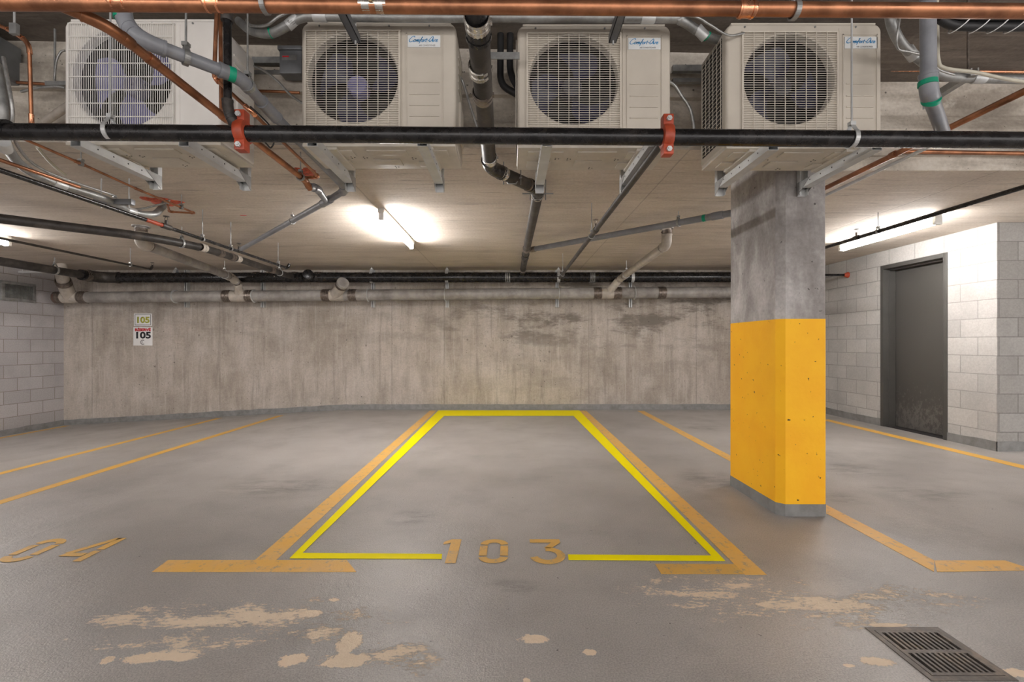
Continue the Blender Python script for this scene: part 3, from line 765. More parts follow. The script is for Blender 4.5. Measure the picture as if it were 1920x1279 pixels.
    for (u, v) in ((.30, .16), (.58, .17), (.45, .30), (.23, .155), (.66, .10)):
        for q in range(3):
            t = q*2*PI/3; c = V((x0+u+.012*math.cos(t), y0+v+.012*math.sin(t), z0-.013)); sweep(bm, [c, c-V((0, 0, .0012))], .004, 8)
    link('drain_hole', bm, 'dark', root)
    for u in (.13, .66):
        bm = bmesh.new(); bbox(bm, x0+u, x0+u+.06, y0+.01, y0+d-.01, z0-.028, z0-.012, .004); link('foot', bm, 'pan', root, 30)
    return root
ac_unit('large white outdoor unit at the left with a tight vertical wire guard', -2.418, 2.54, 2.215, w=.85, white=True, pale_fan=True, badge_on=False, spin=.4)
ac_unit('beige outdoor unit second from the left, with a pale fan hub', -1.142, 2.56, 2.215, pale_fan=False, hub='blade_pale', spin=2.2, dx=-.012)
ac_unit('beige outdoor unit third from the left, with a dark fan', .038, 2.58, 2.215, hub='hubdark', spin=.9, dx=.015)
ac_unit('beige outdoor unit at the right, hung in front of the concrete column', 1.168, 2.54, 2.195, w=.845, hub='hubdark', spin=1.6, dx=.045)

# brackets the units stand on: a rail below, a leg up the beam face, and a gusset
def bracket(label, x, zt, yb, yf=2.42, lean=0.0):
    root = thing('wall_bracket', label, 'bracket', (x, yb, zt-.05), 'steel brackets below the outdoor units')
    bm = bmesh.new(); w, hh, t = .054, .042, .003; xs = lambda y: x+lean*(yb-y)
    def bar(a0, a1, z0, z1, y0, y1):
        v = [bm.verts.new((xs(y)+a, y, z)) for y in (y0, y1) for a in (a0, a1) for z in (z0, z1)]
        for f in ((0, 1, 3, 2), (4, 6, 7, 5), (0, 4, 5, 1), (2, 3, 7, 6), (0, 2, 6, 4), (1, 5, 7, 3)): bm.faces.new([v[i] for i in f])
    bar(-w/2, w/2, zt-t, zt, yf, yb); bar(-w/2, -w/2+t, zt-hh, zt-t, yf, yb); bar(w/2-t, w/2, zt-hh, zt-t, yf, yb)
    bar(-w/2, w/2, zt-hh-t, zt-hh, yf, yb-.05)
    for k in range(5):
        y = yf+.10+k*.10
        for a, q in ((V((xs(y)-w/2, y, zt-.02)), V((-.001, 0, 0))), (V((xs(y)+w/2, y, zt-.02)), V((.001, 0, 0))), ):
            n0 = len(bm.faces); sweep(bm, [a, a+q], .0045, 8); bm.faces.ensure_lookup_table()
            for f in bm.faces[n0:]: f.material_index = 1
    link('rail', bm, ['galv', 'dark'], root)
    bm = bmesh.new(); box(bm, x-w/2, x+w/2, yb-.004, yb, zt-.085, zt+.45); box(bm, x-w/2, x-w/2+t, yb-.035, yb-.004, zt-.085, zt+.45); box(bm, x+w/2-t, x+w/2, yb-.035, yb-.004, zt-.085, zt+.45)
    link('upright', bm, 'galv', root)
    bm = bmesh.new()
    for a in (-w/2-.002, w/2-.001):
        v = [bm.verts.new((x+a+o, y, z)) for o in (0, .003) for y, z in ((yb-.004, zt-.085), (yb-.004, zt), (yb-.14, zt))]
        bm.faces.new(v[:3]); bm.faces.new(v[3:][::-1])
        for i in range(3): bm.faces.new((v[i], v[(i+1) % 3], v[3+(i+1) % 3], v[3+i]))
    link('gusset', bm, 'galvdull', root)
zt = 2.187
for lab, px in (('left steel bracket below the white outdoor unit', 306), ('right steel bracket below the white outdoor unit', 468),
                ('left steel bracket below the second outdoor unit', 660), ('right steel bracket below the second outdoor unit', 825),
                ('left steel bracket below the third outdoor unit', 1012), ('right steel bracket below the third outdoor unit', 1172)):
    x = (px-CX)/F*3.03; bracket(lab, x, zt, edge_y(x)-.005, lean=0)
bracket('left steel bracket below the right-hand outdoor unit', 1.355, zt-.02, 3.05)
bracket('right steel bracket below the right-hand outdoor unit, on the column', 1.89, zt-.02, 3.055)

# ------------------------------------------------------------------ pipes near the camera
def unit_dir(a, b): return (V(b)-V(a)).normalized()
# long black sprinkler main
a, b = P(-20, 243, 2.2), P(1960, 263.5, 2.2); a2 = P(2, 243.3, 2.2)
r = .0375
root = pipe('sprinkler_main', 'long black steel pipe running straight across below the outdoor units', 'pipe', [V((-3.2, 2.2, a.z-.003)), b], r, 'iron')
L = lambda px: a+(b-a)*((px+20)/1980.0)
d = unit_dir(a, b)
for px, top in ((207, UPPER), (1597, UPPER)): hanger(root, L(px), d, r, top, m='galv', w=.020)
sleeve(root, L(6), d, r, .06, 'iron', k=1.2)
def groove_coupling(px, tee):
    c = L(px); bm = bmesh.new()
    sweep(bm, [c-d*.026, c-d*.022, c-d*.012, c+d*.012, c+d*.022, c+d*.026], [r*1.18, r*1.42, r*1.5, r*1.5, r*1.42, r*1.18], 24)
    for s in (1, -1):
        bbox(bm, c.x-.024, c.x+.024, c.y-.03, c.y+.02, c.z+s*r*1.4-.012, c.z+s*r*1.4+.03*s+.012 if s > 0 else c.z+s*r*1.4+.012, .005) if s > 0 else bbox(bm, c.x-.024, c.x+.024, c.y-.03, c.y+.02, c.z-r*1.4-.04, c.z-r*1.4+.01, .005)
    o = link('grooved_coupling', bm, 'red', root, 35)
    bm = bmesh.new()
    for s in (1, -1):
        q = V((c.x, c.y-.034, c.z+s*(r*1.4+.018)-.002)); sweep(bm, [q, q-V((0, .010, 0))], .013, 6); sweep(bm, [q-V((0, .01, 0)), q-V((0, .016, 0))], .007, 8)
    link('bolt', bm, 'galv', o, 40)
groove_coupling(455, 1); groove_coupling(1250, 0)
# drop tee hanging above the left coupling: vertical black riser and its elbow
c = L(445)
pipe('riser_pipe', 'black steel riser dropping from above to the left red coupling', 'pipe', [V((P(426, 8, 2.16).x, 2.16, UPPER)), P(427, 205, 2.16), P(437, 228, 2.17), c+V((-.005, -.0, .01))], .0175, 'iron', .03, fit='iron_dusty', fitk=1.35)
rr = [o for o in bpy.data.objects if o.name.startswith('riser_pipe')][0]
sleeve(rr, P(425.5, 30, 2.16), (0, 0, 1), .0175, .05, 'iron_dusty', k=1.5)

# copper main across the top of the picture
a, b = P(-30, 2, 1.55), P(1960, 24, 1.55); r = .0225
root = pipe('copper_main', 'long copper pipe across the very top of the picture', 'pipe', [V((-2.0, 1.55, a.z-.005)), V((2.0, 1.55, b.z+.003))], r, 'copper')
Lc = lambda px: a+(b-a)*((px+30)/1990.0); dc = unit_dir(a, b)
for px, m in ((225, 'copper_clean'), (400, 'copper_clean'), (1400, 'copper_clean')):
    sleeve(root, Lc(px), dc, r, .055, m, k=1.12); sleeve(root, Lc(px)-dc*.018, dc, r, .008, m, k=1.22); sleeve(root, Lc(px)+dc*.018, dc, r, .008, m, k=1.22)
band(root, Lc(700), dc, r, .09, 'band', ribs=2)
for px in (497, 1490): hanger(root, Lc(px), dc, r, UPPER, w=.016, rodr=.004)
# copper branch running away under it
root = pipe('copper_branch', 'copper pipe slanting from top left down past the left red coupling, under the ceiling', 'pipe',
     [V((-1.50, 1.55, 2.245)), V((-1.41, 1.64, 2.235)), V((-1.395, 3.19, 2.235)), V((-1.392, 3.26, 2.20))], .0185, 'copper', .05, fit='copper', fitk=1.15)
for y in (1.72, 1.84, 2.3): sleeve(root, (-1.4085+.0097*(y-1.64), y, 2.235), (0, 1, 0), .0185, .045, 'copper', k=1.2)
sleeve(root, (-1.395, 3.16, 2.235), (0, 1, 0), .0185, .07, 'copper', k=1.25)
hanger(root, (-1.395, 3.12, 2.235), (0, 1, 0), .0185, CEIL, w=.02)
# grey plastic drain: from the top left, away under the ceiling, then to the tee and off left
r = .0265; zz = 2.32
pts = [V((-1.545, 1.86, UPPER)), V((-1.535, 1.86, 2.40)), V((-1.455, 1.85, zz)), V((-1.215, 2.11, zz)), V((-1.235, 2.4, zz)), V((-1.268, 3.63, zz)), H(612, 378, zz), H(448, 470, zz)]
root = pipe('grey_drain_pipe', 'grey plastic pipe crossing in front of the white unit and bending away below the ceiling', 'pipe', pts, r, 'pvc', .06, fit='pvc', fitk=1.18)
for p, q in ((pts[0].lerp(pts[1], .97), (0, 0, 1)), (pts[2].lerp(pts[3], .90), pts[3]-pts[2])): sleeve(root, p, q, r, .028, 'green', 'green_tape', k=1.2)
sleeve(root, pts[6], pts[7]-pts[6], r, .14, 'pvc', 'tee', k=1.22)
hanger(root, pts[2].lerp(pts[3], .42), pts[3]-pts[2], r, UPPER, w=.02)
hanger(root, pts[3]+V((.0, .06, 0)), (0, 1, 0), r, UPPER, w=.02)
hanger(root, H(548, 414, zz), pts[7]-pts[6], r, CEIL, w=.018, rodr=.003)
pipe('', '', '', [V((-1.392, 3.25, 2.215)), V((-1.40, 3.40, 2.25)), pts[6]], r*.95, 'pvc', .05, root=root, fit='pvc')
# pair of small copper tubes dropping beside the riser, one running away to a hanger below the ceiling
pts = [V((P(411, 10, 2.30).x, 2.30, UPPER)), P(402, 135, 2.30), P(404, 148, 2.32), H(470, 208, 2.262), H(598, 332, 2.262), H(572, 333, 2.262)]
root = pipe('small_copper_tube', 'thin copper tube dropping left of the black riser and running off below the second unit', 'pipe', pts, .0095, 'copper', .03, fit='copper_clean', fitk=1.3)
pipe('small_copper_tube', 'thin straight copper tube dropping right beside the black riser', 'pipe', [V((P(412, 10, 2.34).x, 2.34, UPPER)), P(415, 205, 2.34)], .0095, 'copper')
# cast iron drain between the second and third units
r = .043; zz = 2.29
pts = [V((-.119, 1.62, UPPER)), V((-.119, 1.66, zz)), V((-.137, 3.10, zz)), V((.213, 3.54, zz)), V((.197, 6.2, zz)), V((.197, 7.66, zz))]
root = pipe('cast_iron_drain', 'black cast iron drain pipe zigzagging away between the second and third units', 'pipe', pts, r, 'iron_dusty', .085, fit='iron', fitk=1.08)
for y in (1.70,): band(root, (-.12, y, zz), (0, 1, 0), r, .06, 'band', ribs=2)
for y, m in ((1.99, 'band'), (2.20, 'rustband'), (2.95, 'band')): band(root, (-.13, y, zz), (0, 1, 0), r, .07, m, ribs=2)
dd = (pts[3]-pts[2]).normalized(); band(root, pts[2]+dd*.13, dd, r, .06, 'band', ribs=2); band(root, pts[3]-dd*.12, dd, r, .05, 'rustband', ribs=2)
band(root, pts[3]+V((0, .13, 0)), (0, 1, 0), r, .06, 'band', ribs=2); band(root, (.198, 5.75, zz), (0, 1, 0), r, .12, 'rustband', ribs=3); band(root, (.197, 7.35, zz), (0, 1, 0), r*1.05, .1, 'rustband', ribs=3)
for (q, s) in ((pts[3]+V((0, .1, 0)), .12), (pts[2]+dd*.24, .07)):
    bm = bmesh.new(); sweep(bm, [q+V((-s, 0, 0)), q+V((-r*1.2, 0, 0)), q+V((-r*.6, 0, -r*1.0)), q+V((r*.6, 0, -r*1.0)), q+V((r*1.2, 0, 0)), q+V((s, 0, 0))], .006, 8); o = link('hanger', bm, 'galvdull', root, 40)
    for sx in (-1, 1): rod('rod', q+V((sx*r*1.4, 0, -.05)), q+V((sx*r*1.4, 0, CEIL-q.z)), .004, 'galvdull', o)
# insulated refrigerant lines and a slotted strap between the same units
for i, (px, sx) in enumerate(((939, 0), (957, 1))):
    pts = [P(px, 5, 2.95), P(px-1, 160-22*sx, 2.95), P(972, 178-12*sx, 2.9)]
    pipe('insulated_line', ('left' if not i else 'right')+' black foam insulated line hanging between the second and third units', 'pipe', pts, .021, 'rubber', .09, group='foam insulated lines')
bm = bmesh.new(); q = P(918, 104, 2.5); box(bm, q.x, q.x+.16, q.y, q.y+.006, q.z-.018, q.z+.018)
o = tag(link('slotted_strap', bm, 'galvdull'), 'short slotted steel strap fixed to the left edge of the third unit', 'bracket')
# branch running away from the right red coupling
zz = 2.105
root = pipe('sprinkler_branch', 'thin dark branch pipe running away from the right red coupling to the back', 'pipe', [V((.728, 2.24, zz)), V((.738, 2.3, zz)), V((.735, 4.05, zz)), V((.73, 6.95, zz))], .0205, 'iron_dusty', .02)
sleeve(root, (.735, 4.05, zz), (0, 1, 0), .0205, .08, 'iron_dusty', k=1.3)
def sprinkler(root, p, up=True, m='rustband'):
    bm = bmesh.new(); s = 1 if up else -1; p = V(p)
    sweep(bm, [p, p+V((0, 0, s*.03)), p+V((0, 0, s*.035))], [.012, .012, .006], 10)
    for sx in (-1, 1): sweep(bm, [p+V((sx*.010, 0, s*.03)), p+V((sx*.013, 0, s*.045)), p+V((sx*.004, 0, s*.065))], .0025, 6)
    sweep(bm, [p+V((0, 0, s*.065)), p+V((0, 0, s*.068))], .024, 12); link('sprinkler_head', bm, m, root, 40)
sprinkler(root, (.735, 4.05, zz+.025))
for y in (4.25, 6.6): hanger(root, (.735, y, zz), (0, 1, 0), .0205, CEIL, w=.018, rodr=.004)
# grey plastic branch joining the cast iron drain from behind the column
r = .031; A_ = V((.245, 5.8, 2.29)); B_ = V((1.957, 4.19, 2.29)); dd = (B_-A_).normalized()
root = pipe('grey_branch_pipe', 'grey plastic pipe crossing below the ceiling from the column to the cast iron drain', 'pipe', [A_, B_+dd*.35], r, 'pvc')
hanger(root, A_+(B_-A_)*.80, dd, r, CEIL, w=.018, rodr=.004)
sleeve(root, A_+(B_-A_)*.905, dd, r, .03, 'green', 'green_tape', k=1.06); sleeve(root, A_+(B_-A_)*.955, dd, r, .10, 'pvc', k=1.18); sleeve(root, A_+dd*.05, dd, r, .07, 'rustband', k=1.15)
# right: copper pipe and conduit slanting away to the column
zz = 2.22
root = pipe('copper_pipe', 'copper pipe slanting from the right edge down behind the column', 'pipe', [V((2.245, 1.2, zz)), V((2.205, 4.1, zz))], .0155, 'copper')
sleeve(root, (2.22, 2.72, zz), (0, 1, 0), .0155, .04, 'copper', k=1.25)
pipe('steel_conduit', 'thin bright steel conduit just below the slanting copper pipe by the column', 'conduit', [V((2.235, 2.43, zz-.045)), V((2.225, 4.1, zz-.045))], .010, 'galv')
# right: thin black pipe past the lamp
zz = 2.22
root = pipe('sprinkler_branch', 'thin black pipe running away past the lamp on the right', 'pipe', [V((3.6, 2.0, zz)), V((3.55, 7.09, zz)), V((3.6, 7.09, 2.17)), V((RIGHT, 7.09, 2.17))], .0175, 'iron', .03)
sleeve(root, (3.562, 4.83, zz), (0, 1, 0), .0175, .07, 'iron', k=1.3); sprinkler(root, (3.562, 4.83, zz+.02))
hanger(root, (3.565, 4.55, zz), (0, 1, 0), .0175, CEIL, w=.018, rodr=.004)
bm = bmesh.new(); sweep(bm, [V((RIGHT-.002, 7.09, 2.17)), V((RIGHT-.02, 7.09, 2.17)), V((RIGHT-.06, 7.09, 2.17))], [.045, .04, .022], 16); link('red_flange', bm, 'red', root, 40)

# ------------------------------------------------------------------ conduits round the units
zc = 2.79; yc = 2.46; r = .0235
pts = [P(448, 40, 2.75), P(470, 57, 2.62), P(505, 63, 2.50), P(535, 50, yc), P(560, 35, yc), P(600, 31, yc), P(760, 33, yc), P(1230, 34, yc), P(1275, 38, yc), P(1305, 56, 2.52), P(1335, 72, 2.62), P(1365, 78, 2.75)]
root = thing('steel_conduit', 'thick steel conduit running along the tops of the two middle units', 'conduit', pts[0])
bm = bmesh.new(); sweep(bm, spline(pts, 6), r, 16); link('pipe', bm, 'galvdull', root, 40)
for px, py in ((600, 31), (1215, 34), (548, 41), (1315, 62)):
    p = P(px, py, yc+(.06 if px > 1300 else 0)); bm = bmesh.new(); dd = V((1, 0, 0)) if px in (600, 1215) else (V((1, 0, .9)) if px == 548 else V((1, .25, -.85))); sleeve(root, p, dd, r, .07, 'galv', k=1.12); bm.free()
for p, dd in ((P(508, 62, 2.49), V((1, 0, .3))), (P(1325, 68, 2.58), V((1, .4, -.6)))): sleeve(root, p, dd, r, .012, 'green', 'green_tape', k=1.1)
def cable(name, label, pts, r, m, cat='cable', ribs=False):
    path = spline([V(p) for p in pts], 10); bm = bmesh.new()
    if ribs:
        rs = [r*(1+.1*(i % 2)) for i in range(len(path)*3)]
        path2 = []
        for p, q in zip(path, path[1:]): path2 += [p, p.lerp(q, .33), p.lerp(q, .66)]
        path = path2; rs = [r*(1+.12*(i % 2)) for i in range(len(path))]
        sweep(bm, path, rs, 8)
    else: sweep(bm, path, r, 8)
    return tag(link(name, bm, m, smooth=50), label, cat)
cable('flexible_conduit', 'thin ribbed metal cable lying over the conduit left of the second unit', [P(462, 38, 2.6), P(472, 48, 2.55), P(500, 47, 2.44), P(525, 30, 2.42), P(560, 20, 2.42), P(640, 20, 2.42), P(760, 23, 2.43)], .007, 'flex', 'cable', True)
cable('flexible_conduit', 'thin metal cable over the conduit between the third and right-hand units', [P(1230, 24, 2.43), P(1300, 31, 2.43), P(1330, 46, 2.45), P(1365, 66, 2.49), P(1395, 62, 2.53)], .006, 'flex')
for lab, px0, px1 in (('left steel strut carrying the conduit over the second unit', 640, 664), ('right steel strut carrying the conduit over the third unit', 1165, 1148)):
    xx = (px1+2-CX)/F*2.475; bm = bmesh.new(); z0 = 2.725; y0, y1 = 1.9, 2.50
    box(bm, xx-.02, xx-.017, y0, y1, z0, z0+.04); box(bm, xx+.017, xx+.02, y0, y1, z0, z0+.04); box(bm, xx-.02, xx+.02, y0, y1, z0, z0+.003); box(bm, xx-.02, xx-.011, y0, y1, z0+.038, z0+.04); box(bm, xx+.011, xx+.02, y0, y1, z0+.038, z0+.04)
    root = thing('strut_channel', lab, 'strut', (xx, 2.2, z0), 'struts above the units'); link('channel', bm, 'box', root)
    rod('rod', (xx, y1-.02, z0-.02), (xx, y1-.02, UPPER), .005, 'galv', root); rod('rod', (xx, y0+.1, z0-.02), (xx, y0+.1, UPPER), .005, 'galv', root)
# disconnect box and its flexible feed left of the second unit
q0, q1 = P(531, 103, 2.95), P(572, 146, 2.95)
root = thing('switch_box', 'small grey electrical switch box left of the second unit', 'switch box', (q0.x, 2.95, q1.z))
bm = bmesh.new(); bbox(bm, q0.x, q1.x, 2.90, 2.985, q1.z, q0.z, .006); link('body', bm, 'box', root, 30)
bm = bmesh.new(); bbox(bm, q0.x-.006, q1.x+.004, 2.885, 2.99, q0.z-.004, q0.z+.02, .004); link('lid', bm, 'box', root, 30)
bm = bmesh.new(); box(bm, q0.x+.02, q0.x+.06, 2.898, 2.9, q0.z-.045, q0.z-.037); link('warning_label', bm, 'redtext', root)
bm = bmesh.new(); box(bm, q0.x+.015, q1.x-.03, 2.8985, 2.9, q0.z-.064, q0.z-.034); link('white_label', bm, 'galvdull', root)
cable('flexible_conduit', 'ribbed metal whip curving from the grey switch box to the second unit', [P(455, 118, 2.9), P(490, 130, 2.85), P(520, 152, 2.8), P(545, 178, 2.75), P(568, 194, 2.68), V((-1.140, 2.66, P(579, 198, 2.66).z))], .0065, 'flex', 'cable', True)
cable('flexible_conduit', 'ribbed metal whip hanging right of the third unit', [V((.884, 2.75, P(1240, 150, 2.75).z)), P(1262, 158, 2.78), P(1278, 180, 2.8), P(1294, 205, 2.8), P(1301, 240, 2.8), P(1300, 265, 2.8), P(1290, 274, 2.8), P(1276, 272, 2.8)], .009, 'flex', 'cable', True)
cable('flexible_conduit', 'thin grey whip hanging between the second unit and the cast iron drain', [P(858, 140, 2.75), P(868, 155, 2.8), P(882, 200, 2.8), P(895, 240, 2.8), P(902, 262, 2.8)], .008, 'flex')
cable('copper_tube', 'thin horizontal copper tube on the beam left of the second unit', [P(440, 171, 2.98), P(500, 171, 2.98), P(562, 174, 2.98)], .009, 'copper', 'pipe')
cable('power_cable', 'thin black cable looping below the black pipe left of the second unit', [P(470, 200, 2.6), P(505, 235, 2.55), P(514, 262, 2.5), P(508, 277, 2.5), P(500, 270, 2.5), P(486, 255, 2.5)], .004, 'rubber')
# suspended steel angle channels on the beam between units
for lab, x0, x1, py in (('pale steel channel on the beam left of the second unit', 472, 566, 112), ('pale steel channel on the beam between the third and right-hand units', 1262, 1345, 127)):
    a_, b_ = P(x0, py, 3.0), P(x1, py, 3.0); bm = bmesh.new(); box(bm, a_.x, b_.x, 3.0, 3.03, a_.z-.02, a_.z+.02); box(bm, a_.x, b_.x, 3.0, 3.03, a_.z-.09, a_.z-.065)
    tag(link('steel_channel', bm, 'galvdull'), lab, 'channel')

# ------------------------------------------------------------------ top right cluster
r = .028
pts = [P(1738, -20, 1.95), P(1739, 165, 1.95), P(1745, 185, 1.97), P(1766, 242, 2.3)]
root = pipe('grey_drain_pipe', 'grey plastic pipe dropping at the top right to the slanting copper pipe', 'pipe', [V((P(1738, -20, 1.98).x, 1.98, UPPER)), P(1741, 172, 1.98), P(1768, 248, 2.32)], r, 'pvc', .05, fit='pvc', fitk=1.17)
for p, dd in ((P(1739.5, 156, 1.98), (0, 0, 1)), (P(1746, 188, 2.02), (.3, .8, -.6))): sleeve(root, p, dd, r, .02, 'green', 'green_tape', k=1.22)
cable('white_cable', 'off-white cable dropping beside the grey pipe at the top right and running to the edge', [V((P(1756, -10, 2.25).x, 2.25, UPPER)), P(1756, -10, 2.25), P(1757, 60, 2.25), P(1759, 112, 2.25), P(1772, 128, 2.25), P(1830, 136, 2.25), P(1880, 147, 2.25), P(1960, 160, 2.25)], .0085, 'cable')
r = .0235
pts = [P(1668, 10, 2.35), P(1672, 45, 2.35), P(1690, 82, 2.4), P(1725, 112, 2.5), P(1760, 137, 2.62), P(1800, 146, 2.65), P(1960, 150, 2.65)]
root = thing('steel_conduit', 'thick steel conduit bending right of the right-hand unit and running to the edge', 'conduit', pts[0])
bm = bmesh.new(); sweep(bm, spline(pts, 6), r, 16); link('pipe', bm, 'galvdull', root, 40)
for p, dd in ((P(1708, 100, 2.45), (1, .3, -.8)), (P(1835, 147.5, 2.65), (1, 0, 0)), (P(1745, 127, 2.57), (1, .4, -.7))): sleeve(root, p, dd, r, .07, 'galv', k=1.13)
sleeve(root, P(1716, 106, 2.47), (1, .3, -.8), r, .012, 'green', 'green_tape', k=1.2)
cable('flexible_conduit', 'thin ribbed cable winding down the conduit right of the right-hand unit', [P(1690, 20, 2.3), P(1683, 60, 2.3), P(1683, 90, 2.33), P(1705, 97, 2.38), P(1740, 107, 2.45), P(1760, 130, 2.5), P(1790, 140, 2.55)], .005, 'flex', 'cable', True)
root = thing('strut_channel', 'steel strut on a threaded rod below the conduit at the top right', 'strut', P(1755, 180, 2.75), 'struts above the units')
bm = bmesh.new(); sweep(bm, [P(1752, 182, 2.9), P(1828, 134, 2.6)], 1, shape=[(-.02, -.02), (.02, -.02), (.02, .02), (.013, .02), (.013, -.012), (-.013, -.012), (-.013, .02), (-.02, .02)]); link('channel', bm, 'galvdull', root)
rod('rod', P(1815, 150, 2.65), (P(1815, 70, 2.65).x, 2.65, UPPER), .006, 'rustband', root)
rod('rod', P(1732, 205, 2.6), (P(1732, 245, 2.6).x, 2.6, UPPER), .005, 'galvdull', root)
root = thing('insulated_bundle', 'black foam insulated lines bundled with zip ties at the top right corner', 'pipe bundle', P(1770, 40, 2.1))
for k, (o1, o2) in enumerate(((0, 0), (-.028, .03), (.012, .034))):
    pts = [P(1762, 35, 2.1), P(1785, 47, 2.1), P(1830, 50, 2.1), P(1960, 50, 2.1)]; bm = bmesh.new()
    sweep(bm, spline([p+V((0, o1, o2)) for p in pts], 6), .019, 12); link('insulated_line', bm, 'rubber', root, 50)
for px in (1800, 1838, 1872, 1905):
    bm = bmesh.new(); c = P(px, 45, 2.1); sweep(bm, [c+V((.035*math.cos(t), .042*math.sin(t), .042*math.sin(t)*.2+.038*math.cos(t))) for t in [k*2*PI/16 for k in range(17)]], .0022, 6, caps=False); link('zip_tie', bm, 'sign', root)
pipe('copper_tube', 'thin copper tube along the beam high at the right edge', 'pipe', [P(1640, 131, 3.35), P(1990, 136, 3.35)], .009, 'copper_clean')
pipe('copper_tube', 'thin copper tube along the beam just below the black pipe at the right', 'pipe', [P(1690, 284, 3.40), P(1990, 289, 3.40)], .015, 'copper')

# ------------------------------------------------------------------ top left cluster
pipe('copper_tube', 'thin copper tube bending down at the far left of the white unit', 'pipe', [P(-30, 35, 2.45), P(30, 62, 2.45), P(55, 82, 2.45), P(59, 232, 2.5), P(60, 262, 2.55)], .009, 'copper', .04, fit='copper_clean', fitk=1.3)
root = [o for o in bpy.data.objects if o.name.startswith('copper_tube')][-1]
tl = thing('threaded_hanger', 'short rod hanger on the upper ceiling at the far left corner', 'hanger', P(27, 60, 2.42)); bm = bmesh.new(); c = P(27, 52, 2.42); box(bm, c.x-.018, c.x+.018, c.y-.01, c.y+.01, c.z-.035, c.z+.02); link('clamp', bm, 'galvdull', tl); rod('rod', c, (c.x, c.y, UPPER), .005, 'galv', tl)
tl = thing('threaded_hanger', 'thin threaded rod left of the white unit', 'hanger', P(103, 155, 2.9)); rod('rod', P(103, 155, 2.9), (P(103, 70, 2.9).x, 2.9, UPPER), .006, 'galvdull', tl)
bm = bmesh.new(); c = P(105, 158, 2.9); box(bm, c.x-.05, c.x+.09, c.y-.02, c.y+.02, c.z-.015, c.z+.01); link('strut', bm, 'galvdull', tl)
bm = bmesh.new(); q = P(16, 150, 2.9); bbox(bm, q.x-.5, q.x, 2.55, 2.98, q.z, q.z+.24, .01); tag(link('duct', bm, 'duct', smooth=30), 'end of a galvanised duct at the left edge', 'duct')
cable('copper_tube', 'thin copper tube along the beam left of the white unit', [P(-10, 152, 2.95), P(60, 156, 2.95), P(120, 160, 2.95)], .009, 'copper', 'pipe')
cable('flexible_conduit', 'grey flexible cable draped on the beam left of the white unit', [P(40, 172, 2.9), P(70, 165, 2.88), P(105, 162, 2.85), P(122, 165, 2.85)], .008, 'flex')
cable('flexible_conduit', 'thin cable arching up to the left edge of the white unit', [P(102, 150, 2.85), P(106, 115, 2.85), P(114, 98, 2.85), P(122, 95, 2.85)], .006, 'flex')
pipe('grey_drain_pipe', 'short grey pipe stub slanting behind the white unit at the left', 'pipe', [P(85, 228, 2.9), P(140, 190, 2.75)], .022, 'castpale')
# thick conduit coming down at the left edge and away below the ceiling
zz = 2.22
pts = [P(-10, 120, 2.42), P(0, 165, 2.42), P(7, 215, 2.42), P(8, 262, 2.50), H(30, 300, zz), H(60, 324, zz), H(110, 345, zz), H(200, 374, zz), H(245, 396, zz-.01), H(285, 402, zz+.01), V((-3.06, 4.10, 2.30)), V((-3.04, 4.16, 2.395))]
root = thing('steel_conduit', 'thick steel conduit sweeping down the left edge and away below the ceiling', 'conduit', pts[3])
bm = bmesh.new(); sweep(bm, spline(pts, 6), .027, 16); link('pipe', bm, 'galvdull', root, 40)
for p, dd in ((pts[6], pts[7]-pts[5]), (pts[8], pts[9]-pts[7]), (pts[3]+V((0, 0, -.03)), pts[4]-pts[2])): sleeve(root, p, dd, .027, .09, 'galv', k=1.14)
cable('flexible_conduit', 'ribbed metal cable running beside the thick conduit at the left edge', [p+V((.055, -.01, .03)) for p in (pts[0], pts[2], pts[3], pts[4], pts[5], pts[6], pts[7])]+[H(215, 370, 2.27), H(250, 392, 2.27), V((-3.02, 4.05, 2.33)), V((-3.0, 4.13, 2.39))], .008, 'flex', 'cable', True)
cable('white_cable', 'pale cable slanting between the copper tube and the thick conduit at left', [H(70, 276, 2.32), H(95, 305, 2.31), H(122, 328, 2.28)], .009, 'cable')
a_, b_ = P(178, 379, 3.62), P(250, 381, 3.62); root = thing('strut_channel', 'grey steel strut on two rods holding the thick conduit at left', 'strut', a_, 'struts above the units')
bm = bmesh.new(); bbox(bm, a_.x, b_.x, 3.60, 3.64, a_.z-.022, a_.z+.02, .003); link('channel', bm, 'box', root, 30)
for px in (190, 242): q = P(px, 380, 3.62); rod('rod', (q.x, q.y, q.z-.04), (q.x, q.y, CEIL), .005, 'galv', root)
# small copper line with a dog-leg end
zz = 2.29
root = pipe('small_copper_tube', 'thin copper tube running away below the ceiling at left, ending in a triangle', 'pipe', [H(20, 250, zz), H(150, 306, zz), H(260, 356, zz), H(366, 400, zz), H(318, 397, zz), H(314, 384, zz)], .0085, 'copper', .025, fit='copper', fitk=1.3)
for px, py in ((152, 307), (340, 389)): hanger(root, H(px, py, zz), (.3, 1, 0), .0085, CEIL, w=.02, rodr=.004)
pipe('small_copper_tube', 'short brown tube at the left edge above the thin black pipe', 'pipe', [V((-2.85, 2.2, 2.14)), H(56, 319, 2.14), V((-2.85, 3.1, 2.16))], .011, 'copper')
